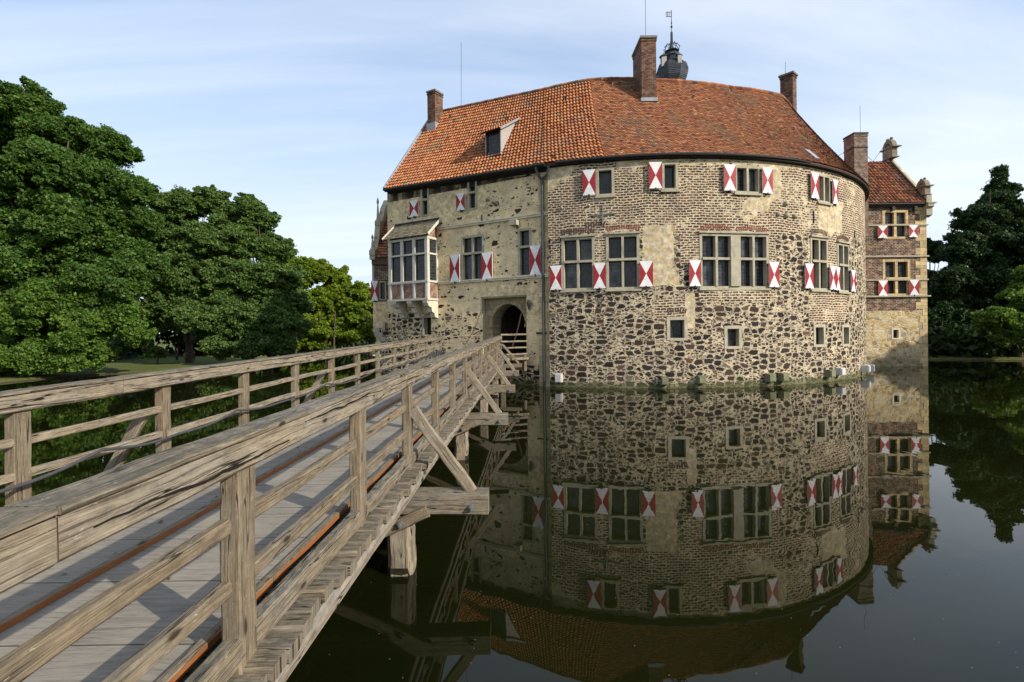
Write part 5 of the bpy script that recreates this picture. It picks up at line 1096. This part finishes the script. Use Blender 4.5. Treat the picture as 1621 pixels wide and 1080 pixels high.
# ------------------------------------------------------------------ trees
def leaves(name, clumps, per, size, mat, parent=None, flat=.55, up=.5):
    per = int(per*.8)
    """clumps: array of (x,y,z,r); many small leaf-sprig faces through every clump's volume"""
    cl = np.array(clumps); n = len(cl)*per
    c = np.repeat(cl, per, 0); d = RNG.normal(size=(n,3)); d /= np.linalg.norm(d, axis=1)[:,None]; rad = RNG.random(n)**.62*1.12
    # uneven clumps: strength varies with direction
    ph = RNG.random((len(cl),3))*6.28; P = np.repeat(ph, per, 0); lump = 1+.28*np.sin(3.1*d[:,0]+P[:,0])*np.cos(2.7*d[:,1]+P[:,1])+.2*np.sin(5.3*d[:,2]+P[:,2]+4*d[:,0])
    off = d*(rad*lump*c[:,3])[:,None]; off[:,2] *= flat; pos = c[:,:3]+off
    nrm = d*.35+RNG.normal(size=(n,3))*.6; nrm[:,2] += up; nrm /= np.linalg.norm(nrm, axis=1)[:,None]
    r = RNG.normal(size=(n,3)); a = np.cross(nrm, r); a /= np.linalg.norm(a, axis=1)[:,None]; b = np.cross(nrm, a)
    s = size*(.6+.8*RNG.random(n)); w = (s*.5)[:,None]*a; l = (s*.75)[:,None]*b; bend = nrm*(s*.18)[:,None]
    V = np.empty((n,4,3)); V[:,0] = pos-l; V[:,1] = pos+w-bend+l*.1; V[:,2] = pos+l; V[:,3] = pos-w-bend+l*.15
    me = bpy.data.meshes.new(name); me.vertices.add(n*4); me.vertices.foreach_set('co', V.ravel().astype(np.float32)); me.loops.add(n*4); me.loops.foreach_set('vertex_index', np.arange(n*4, dtype=np.int32))
    me.polygons.add(n); me.polygons.foreach_set('loop_start', np.arange(0, n*4, 4, dtype=np.int32)); me.polygons.foreach_set('loop_total', np.full(n, 4, dtype=np.int32))
    me.materials.append(mat); at_ = me.attributes.new('tint', 'FLOAT', 'FACE'); ct = RNG.random(len(cl)); tv = np.clip(np.repeat(ct, per)*.3+RNG.random(n)*.7, 0.01, .99); at_.data.foreach_set('value', tv.astype(np.float32))
    print('leaves', name, n); me.update(calc_edges=True); return link(bpy.data.objects.new(name, me), parent)
def tree(name, base, lobes, dens, per, size, mat, label, cat='tree', group=None, flat=.55, trunk_r=.35, crs=1.0, trunkname='trunk', limbs=14, cloud=None):
    """lobes: (x,y,z,r) ellipsoids in world metres; clumps sit on and in them"""
    base = Vector(base); root = empty(name, base, label, cat, group); C = []
    sub = []
    for (x, y, z, r) in lobes:
        sub.append((x, y, z, r*.80))
        for _ in range(7):
            d = RNG.normal(size=3); d /= np.linalg.norm(d); d[2] = abs(d[2])*.9-.25; f = RNG.uniform(.62, .95); sub.append((x+d[0]*r*f, y+d[1]*r*f, z+d[2]*r*f, r*RNG.uniform(.22, .42)))
    for (x, y, z, r) in sub:
        k = max(2, int(dens*r*r*1.0))
        for _ in range(k):
            d = RNG.normal(size=3); d /= np.linalg.norm(d); q = RNG.random()**.35; cr = RNG.uniform(.38, 1.0)*crs*(.55+.12*r)
            q *= RNG.choice([1., 1., 1., 1.18]); cr *= RNG.choice([.55, .8, 1., 1.15]) if q < 1 else .42
            C.append((x+d[0]*r*q, y+d[1]*r*q, max(base.z+.4, z+d[2]*r*.88*q), cr))
    leaves('crown', C, per, size, mat, root, flat)
    top = max(l[2] for l in lobes)*.86; m = MB(); cxy = Vector((np.mean([l[0] for l in lobes]), np.mean([l[1] for l in lobes]), top))
    tp = [base-Vector((0,0,.3)), base+(cxy-base)*.3+Vector((0,0,0)), base+(cxy-base)*.6, cxy]
    tp[1].x = lerp(base.x, cxy.x, .15); tp[1].y = lerp(base.y, cxy.y, .15)
    m.tube(tp, trunk_r, 8, radii=[trunk_r, trunk_r*.75, trunk_r*.45, trunk_r*.1])
    for i in range(limbs):
        l = lobes[i % len(lobes)]; f = random.uniform(.15, .6); s = tp[0].lerp(tp[2], f) if f < .5 else tp[1].lerp(tp[3], f)
        e_ = Vector((l[0], l[1], l[2]))+Vector((random.uniform(-.6,.6),random.uniform(-.6,.6),random.uniform(-.4,.4)))*l[3]; mid = s.lerp(e_, .5)+Vector((0,0,random.uniform(0,.8)))
        m.tube([s, mid, e_], .1, 6, radii=[trunk_r*.35, trunk_r*.22, trunk_r*.06])
    m.build(trunkname, BARK, root, True); return root
def LB(px, py, r, Y): p = at(px, py, Y); return (p.x, p.y, p.z, r*Y/F)
# big oak at the left edge
L1 = [LB(-70,250,95,50),LB(10,185,50,48),LB(38,168,46,47),LB(95,225,52,48),LB(150,232,45,49),LB(182,238,30,48),LB(212,300,32,48),LB(222,355,32,47),LB(60,280,75,45),LB(170,300,58,46),LB(-20,350,90,45),LB(110,370,75,44),LB(200,350,42,47),LB(205,420,50,46),LB(40,440,80,43),LB(150,460,60,43)]
tree('oak', (-43, 47, .3), L1, 15, 620, .17, LDARK, 'tallest dark green oak at the left edge of the view', limbs=22, trunk_r=.6, flat=.8)
L2 = [LB(-40,480,80,43.5),LB(40,500,60,42.5),LB(95,480,50,42),LB(60,560,42,42),LB(130,520,48,42.5),LB(185,500,40,43.5),LB(150,560,30,43),LB(215,530,24,43.5),LB(-10,570,45,42),LB(110,572,26,41.5)]
tree('maple', (-41, 44.5, .2), L2, 17, 560, .16, LBRIGHT, 'bushy green maple hanging over the water in front of the oak', limbs=14, trunk_r=.3, flat=.75)
L3 = [LB(288,330,38,57),LB(335,322,30,58),LB(262,375,42,57),LB(320,385,48,56),LB(300,440,58,55),LB(250,450,40,55),LB(275,490,44,54),LB(235,500,30,54),LB(330,500,44,54)]
tree('alder', (-35.5, 57, .3), L3, 19, 520, .165, LMID, 'left alder with layered branches right of the oak', group='alders on the left bank', flat=.62, limbs=22, trunk_r=.4)
L4 = [LB(388,330,28,58),LB(362,348,26,58),LB(410,350,30,58),LB(385,385,42,57),LB(435,400,34,58),LB(370,440,46,56),LB(425,450,44,56),LB(462,440,24,57),LB(470,480,24,57),LB(380,505,48,55),LB(435,510,42,55),LB(350,548,26,54),LB(385,552,24,53),LB(445,550,24,55),LB(465,520,28,56),LB(410,545,26,54)]
tree('alder', (-28, 60, .3), L4, 19, 520, .165, LMID, 'right alder with thin top branches standing next to the bright lime trees', group='alders on the left bank', flat=.62, limbs=22, trunk_r=.35)
for k, (lobes, b, lab) in enumerate((([LB(480,432,30,78),LB(468,420,20,79),LB(495,540,20,76),LB(465,545,18,76),LB(505,430,26,79),LB(470,480,34,77),LB(505,478,32,78),LB(490,515,30,76)], (-30.5,79,.4), 'yellow green lime tree directly right of the alders'),
      ([LB(535,440,24,82),LB(528,470,30,81),LB(548,490,28,80),LB(530,515,26,79),LB(540,535,18,78)], (-28,83,.4), 'middle lime tree of the bright row, with the rounded tall top'),
      ([LB(572,468,24,80),LB(588,490,22,79),LB(565,500,26,78),LB(590,520,24,77),LB(607,525,18,77)], (-22,80,.4), 'lowest lime tree touching the left corner of the castle'))):
    tree('lime_tree', b, lobes, 13, 480, .23, LLIGHT, lab, group='bright lime trees on the far bank', flat=.7, limbs=10, trunk_r=.25)
# dark wood behind everything on the left and behind the castle
def wood(name, pts, mat, label, rr=(3.5,5.5), per=260, size=.6):
    C = []
    for (x, y, h) in pts:
        for _ in range(16):
            C.append((x+RNG.uniform(-4,4), y+RNG.uniform(-4,4), RNG.uniform(.5,1)*RNG.uniform(.15,1)*h, RNG.uniform(1.6,3.2)))
    o = leaves(name, C, per, size, mat, None, .8); return tag(o, label, 'woodland', kind='stuff')
wd = [(x, y, h) for x, y, h in [(-75,60,20),(-68,68,19),(-60,70,15),(-62,78,14),(-53,72,11),(-48,80,12),(-44,74,8),(-42,82,12),(-36,84,10),(-33,92,9),(-28,96,9),(-20,100,9),(-12,104,9),(-2,108,9),(-80,50,18),(-62,60,14),(-55,62,9),(-50,60,7),(10,110,9),(22,112,9)]]
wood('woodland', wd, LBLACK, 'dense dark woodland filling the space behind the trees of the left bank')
# right bank
L5 = [LB(1583,272,7,62),LB(1582,285,12,62),LB(1586,302,20,62),LB(1575,318,22,62),LB(1560,330,18,61),LB(1580,330,34,61),LB(1545,350,32,60),LB(1615,350,36,61),LB(1525,395,36,59),LB(1580,400,50,59),LB(1630,420,50,59),LB(1510,450,36,58),LB(1560,460,50,58),LB(1500,505,34,57),LB(1550,520,40,57),LB(1600,500,50,57)]
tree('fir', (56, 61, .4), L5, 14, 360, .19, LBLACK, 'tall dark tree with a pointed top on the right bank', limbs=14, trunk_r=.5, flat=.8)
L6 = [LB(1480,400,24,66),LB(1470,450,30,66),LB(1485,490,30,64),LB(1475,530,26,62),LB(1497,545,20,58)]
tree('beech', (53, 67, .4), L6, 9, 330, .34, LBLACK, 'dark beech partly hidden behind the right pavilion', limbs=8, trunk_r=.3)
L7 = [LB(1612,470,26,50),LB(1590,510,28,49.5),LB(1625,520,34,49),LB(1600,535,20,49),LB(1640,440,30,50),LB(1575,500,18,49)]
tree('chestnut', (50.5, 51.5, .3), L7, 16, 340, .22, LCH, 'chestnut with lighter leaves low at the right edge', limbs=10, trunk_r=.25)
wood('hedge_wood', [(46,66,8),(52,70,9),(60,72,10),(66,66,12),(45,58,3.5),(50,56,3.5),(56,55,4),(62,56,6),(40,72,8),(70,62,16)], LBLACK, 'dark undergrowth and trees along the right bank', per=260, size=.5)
# trees just outside the frame on the right that throw the shade
for k, (x, y, h) in enumerate(((72,47,24),(60,28,16.4),(69,22,22),(74,57,22),(54.5,29,16.6),(50,22,17.2),(60,31,16.6))):
    lobes = [(x+random.uniform(-2,2), y+random.uniform(-2,2), h*f, h*.2) for f in (.35,.5,.65,.8)]
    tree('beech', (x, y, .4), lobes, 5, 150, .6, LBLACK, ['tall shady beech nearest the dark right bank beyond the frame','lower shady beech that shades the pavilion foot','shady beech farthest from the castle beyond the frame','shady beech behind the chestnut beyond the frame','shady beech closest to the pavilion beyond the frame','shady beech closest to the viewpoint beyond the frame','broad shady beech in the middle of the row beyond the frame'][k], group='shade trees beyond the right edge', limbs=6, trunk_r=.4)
# bushes and stems on the far left bank
for k, (px, py, r, Y, mat, lab) in enumerate(((515,527,13,75,LLIGHT,'low yellow green shrub under the lime trees'),(560,532,11,75,LLIGHT,'small round shrub beside the castle corner on the far bank'),(250,560,12,56,LMID,'dark shrub on the grass bank behind the cyclists'))):
    tree('shrub', at(px, py+r*.6, Y)*Vector((1,1,0)) if False else Vector((at(px,py,Y).x, Y, .2)), [LB(px,py,r,Y)], 14, 260, .26, mat, lab, 'shrub', limbs=5, trunk_r=.08)
for (px, Y) in ((468,74),(505,76),(548,78),(580,76),(528,75)):
    x = at(px, 540, Y).x; m = MB(); m.tube([(x,Y,-.1),(x+.1,Y,2.5),(x+.3,Y,6.5)], .12, 7, radii=[.14,.12,.07]); r_ = tag(m.build('tree_trunk', BARK, None, True), {468:'slim trunk farthest left under the lime trees, next to the alders',505:'slim trunk behind the low yellow green shrub',548:'slim trunk left of the small round shrub',580:'slim trunk nearest the castle corner under the limes',528:'slim trunk in the middle of the lime row'}[px], 'tree', 'slim trunks under the lime trees')
# timber edging of the far bank
# ------------------------------------------------------------------ people and bicycles on the left bank
def skin(name, chains, parent, mat, sub=2):
    """chains: lists of ((x,y,z), radius); joints at equal places are shared, so limbs grow out of one surface"""
    V = []; E = []; RD = []
    def vi(p, r):
        for i, q in enumerate(V):
            if (Vector(q)-Vector(p)).length < 1e-4: return i
        V.append(tuple(p)); RD.append(r); return len(V)-1
    for c in chains:
        ids = [vi(p, r) for p, r in c]; E += [(a, b) for a, b in zip(ids[:-1], ids[1:])]
    me = bpy.data.meshes.new(name); me.from_pydata(V, E, []); o = bpy.data.objects.new(name, me); COL.objects.link(o)
    md = o.modifiers.new('skin', 'SKIN'); 
    for i, sv_ in enumerate(me.skin_vertices[0].data): sv_.radius = (RD[i], RD[i]*.85); sv_.use_root = (i == 0)
    s2 = o.modifiers.new('sub', 'SUBSURF'); s2.levels = sub; s2.render_levels = sub
    bpy.context.view_layer.update(); dg = bpy.context.evaluated_depsgraph_get(); nm = bpy.data.meshes.new_from_object(o.evaluated_get(dg)); o.modifiers.clear(); o.data = nm; nm.materials.clear(); nm.materials.append(mat)
    nm.polygons.foreach_set('use_smooth', [True]*len(nm.polygons)); o.parent = parent; return o
SKINM = plain('skin', (.50,.30,.21), .6, 0, .05)
def person(loc, h, rot, top, legs, hair, label, coat=False, step=.12, arm=.1):
    k = h/1.7; root = empty('person', loc, label, 'person'); root.rotation_euler = (0, 0, rot); s_ = step
    P = lambda x, y, z: (x*k, y*k, z*k)
    body = skin('body', [[(P(0,0,.95),.13*k),(P(0,0,1.15),.125*k),(P(0,-.01,1.38),.15*k),(P(0,0,1.49),.055*k),(P(0,.01,1.55),.085*k),(P(0,.015,1.64),.09*k),(P(0,0,1.71),.04*k)],
        [(P(0,-.01,1.38),.15*k),(P(.19,0,1.38),.055*k),(P(.23,.02,1.12),.042*k),(P(.22,.12+arm,.90),.032*k),(P(.21,.16+arm,.83),.03*k)],[(P(0,-.01,1.38),.15*k),(P(-.19,0,1.38),.055*k),(P(-.23,-.03,1.12),.042*k),(P(-.22,.03-arm*.3,.88),.032*k),(P(-.21,.06-arm*.3,.80),.03*k)],
        [(P(0,0,.95),.13*k),(P(.10,s_*.1,.88),.085*k),(P(.10,s_*.8,.48),.06*k),(P(.10,s_,.08),.04*k),(P(.10,s_+.14,.03),.03*k)],[(P(0,0,.95),.13*k),(P(-.10,-s_*.1,.88),.085*k),(P(-.10,-s_*.5,.48),.06*k),(P(-.10,-s_*1.2,.09),.04*k),(P(-.10,-s_*1.2+.13,.03),.03*k)]], root, SKINM)
    skin('jacket', [[(P(0,0,.70 if coat else .93),.18*k),(P(0,0,1.15),.16*k),(P(0,-.01,1.37),.175*k),(P(0,0,1.45),.08*k)],[(P(0,-.01,1.37),.175*k),(P(.19,0,1.375),.075*k),(P(.232,.02,1.12),.06*k),(P(.222,.11+arm,.92),.05*k)],[(P(0,-.01,1.37),.175*k),(P(-.19,0,1.375),.075*k),(P(-.232,-.03,1.12),.06*k),(P(-.222,.02-arm*.3,.90),.05*k)]], root, top)
    skin('trousers', [[(P(0,0,.97),.145*k),(P(.10,s_*.1,.86),.10*k),(P(.10,s_*.8,.48),.078*k),(P(.10,s_,.12),.06*k)],[(P(0,0,.97),.145*k),(P(-.10,-s_*.1,.86),.10*k),(P(-.10,-s_*.5,.48),.078*k),(P(-.10,-s_*1.2,.13),.06*k)]], root, legs)
    skin('hair', [[(P(0,-.02,1.72),.075*k),(P(0,-.04,1.66),.085*k),(P(0,-.06,1.58),.06*k)]], root, hair)
    for sx in (-1, 1): skin('shoe', [[(P(.10*sx,(s_ if sx > 0 else -s_*1.2)-.02,.05),.05*k),(P(.10*sx,(s_ if sx > 0 else -s_*1.2)+.17,.035),.04*k)]], root, IRON, 1)
    return root
def gz_at(x, y):
    i = min(len(cx)-2, max(0, int(np.searchsorted(cx, x))-1)); j = min(len(cy)-2, max(0, int(np.searchsorted(cy, y))-1)); return float(gz[j:j+2, i:i+2].mean())
cl = lambda n, c: plain(n, c, .8, 0, .1)
for (px, Y, h, rot, top, legs, lab, coat) in ((280,58.5,1.62,1.9,cl('maroon_cloth',(.16,.035,.04)),cl('dark_cloth',(.03,.03,.035)),'adult in a dark maroon coat walking in the shade of the bank',True),
     (292,58,1.12,.4,cl('yellow_cloth',(.50,.36,.07)),cl('blue_cloth',(.12,.20,.32)),'small child in a yellow top and light blue trousers',False),(307,59.5,1.2,-1.0,cl('red_cloth',(.30,.03,.03)),cl('navy_cloth',(.02,.025,.05)),'child in a dark red top standing right of the child in yellow',False)):
    x = at(px, 540, Y).x; person((x, Y, gz_at(x, Y)+.0), h, rot, top, legs, cl('brown_hair', (.06,.035,.02)), lab, coat)
GREENB = plain('green_basket', (.16,.42,.08), .5)
def bicycle(loc, rot, label, frame, basket):
    root = empty('bicycle', loc, label, 'bicycle', 'bicycles parked on the bank'); root.rotation_euler = (0, 0, rot)
    def lk(m, n, mt):
        me_o = m.build(n, mt, None, True); me_o.parent = root; return me_o
    for wx in (-.52, .52):
        w = lk((lambda m: (m.tube([(wx+.33*math.cos(a), 0, .34+.33*math.sin(a)) for a in np.linspace(0, 2*math.pi, 25)], .018, 6), m)[1])(MB()), 'wheel', CABLE)
        m = MB()
        for i in range(12): a = i*math.pi/6; m.tube([(wx,0,.34),(wx+.32*math.cos(a),0,.34+.32*math.sin(a))], .003, 4)
        m.tube([(wx,-.05,.34),(wx,.05,.34)], .03, 8); sp_ = m.build('spokes', ZINC, None); sp_.parent = w
    m = MB(); 
    for p in ([(-.52,0,.34),(-.18,0,.82)],[(-.18,0,.82),(-.05,0,.30)],[(-.52,0,.34),(-.05,0,.30)],[(-.05,0,.30),(.36,0,.80)],[(-.18,0,.78),(.36,0,.84)],[(.33,0,.98),(.40,0,.72),(.52,0,.34)],[(-.18,0,.82),(-.22,0,.96)]): m.tube(p, .018, 6)
    lk(m, 'frame', frame); m = MB(); m.tube([(.20,-.28,1.02),(.33,-.12,1.03),(.33,.12,1.03),(.20,.28,1.02)], .014, 6); lk(m, 'handlebar', ZINC)
    m = MB(); m.hexa([(-.36,-.09,.96),(-.10,-.03,.96),(-.10,.03,.96),(-.36,.09,.96),(-.35,-.07,1.02),(-.11,-.02,1.0),(-.11,.02,1.0),(-.35,.07,1.02)]); lk(m, 'saddle', IRON)
    m = MB(); m.tube([(-.05,-.1,.30),(-.05,.1,.30)], .03, 6); m.box(-.02,.14,-.14,-.05,.17,.20); m.box(-.24,-.08,.05,.14,.40,.43); lk(m, 'pedals', IRON)
    if basket:
        m = MB(); m.lathe((.52,0,.78), [(.0,0),(.14,0),(.20,.26),(.185,.26),(.13,.02)], 10); lk(m, 'basket', GREENB)
    return root
for (px, Y, rot, lab, fr, bk_) in ((180,60,.15,'leftmost dark bicycle parked under the trees on the bank',IRON,False),(203,59,-.1,'middle dark bicycle parked under the trees on the bank',cl('blue_paint',(.03,.05,.12)),False),(222,57.5,.1,'green bicycle with a bright green basket nearest the open grass',GREENB,True)):
    x = at(px, 540, Y).x; bicycle((x, Y, gz_at(x, Y)), rot, lab, fr, bk_)
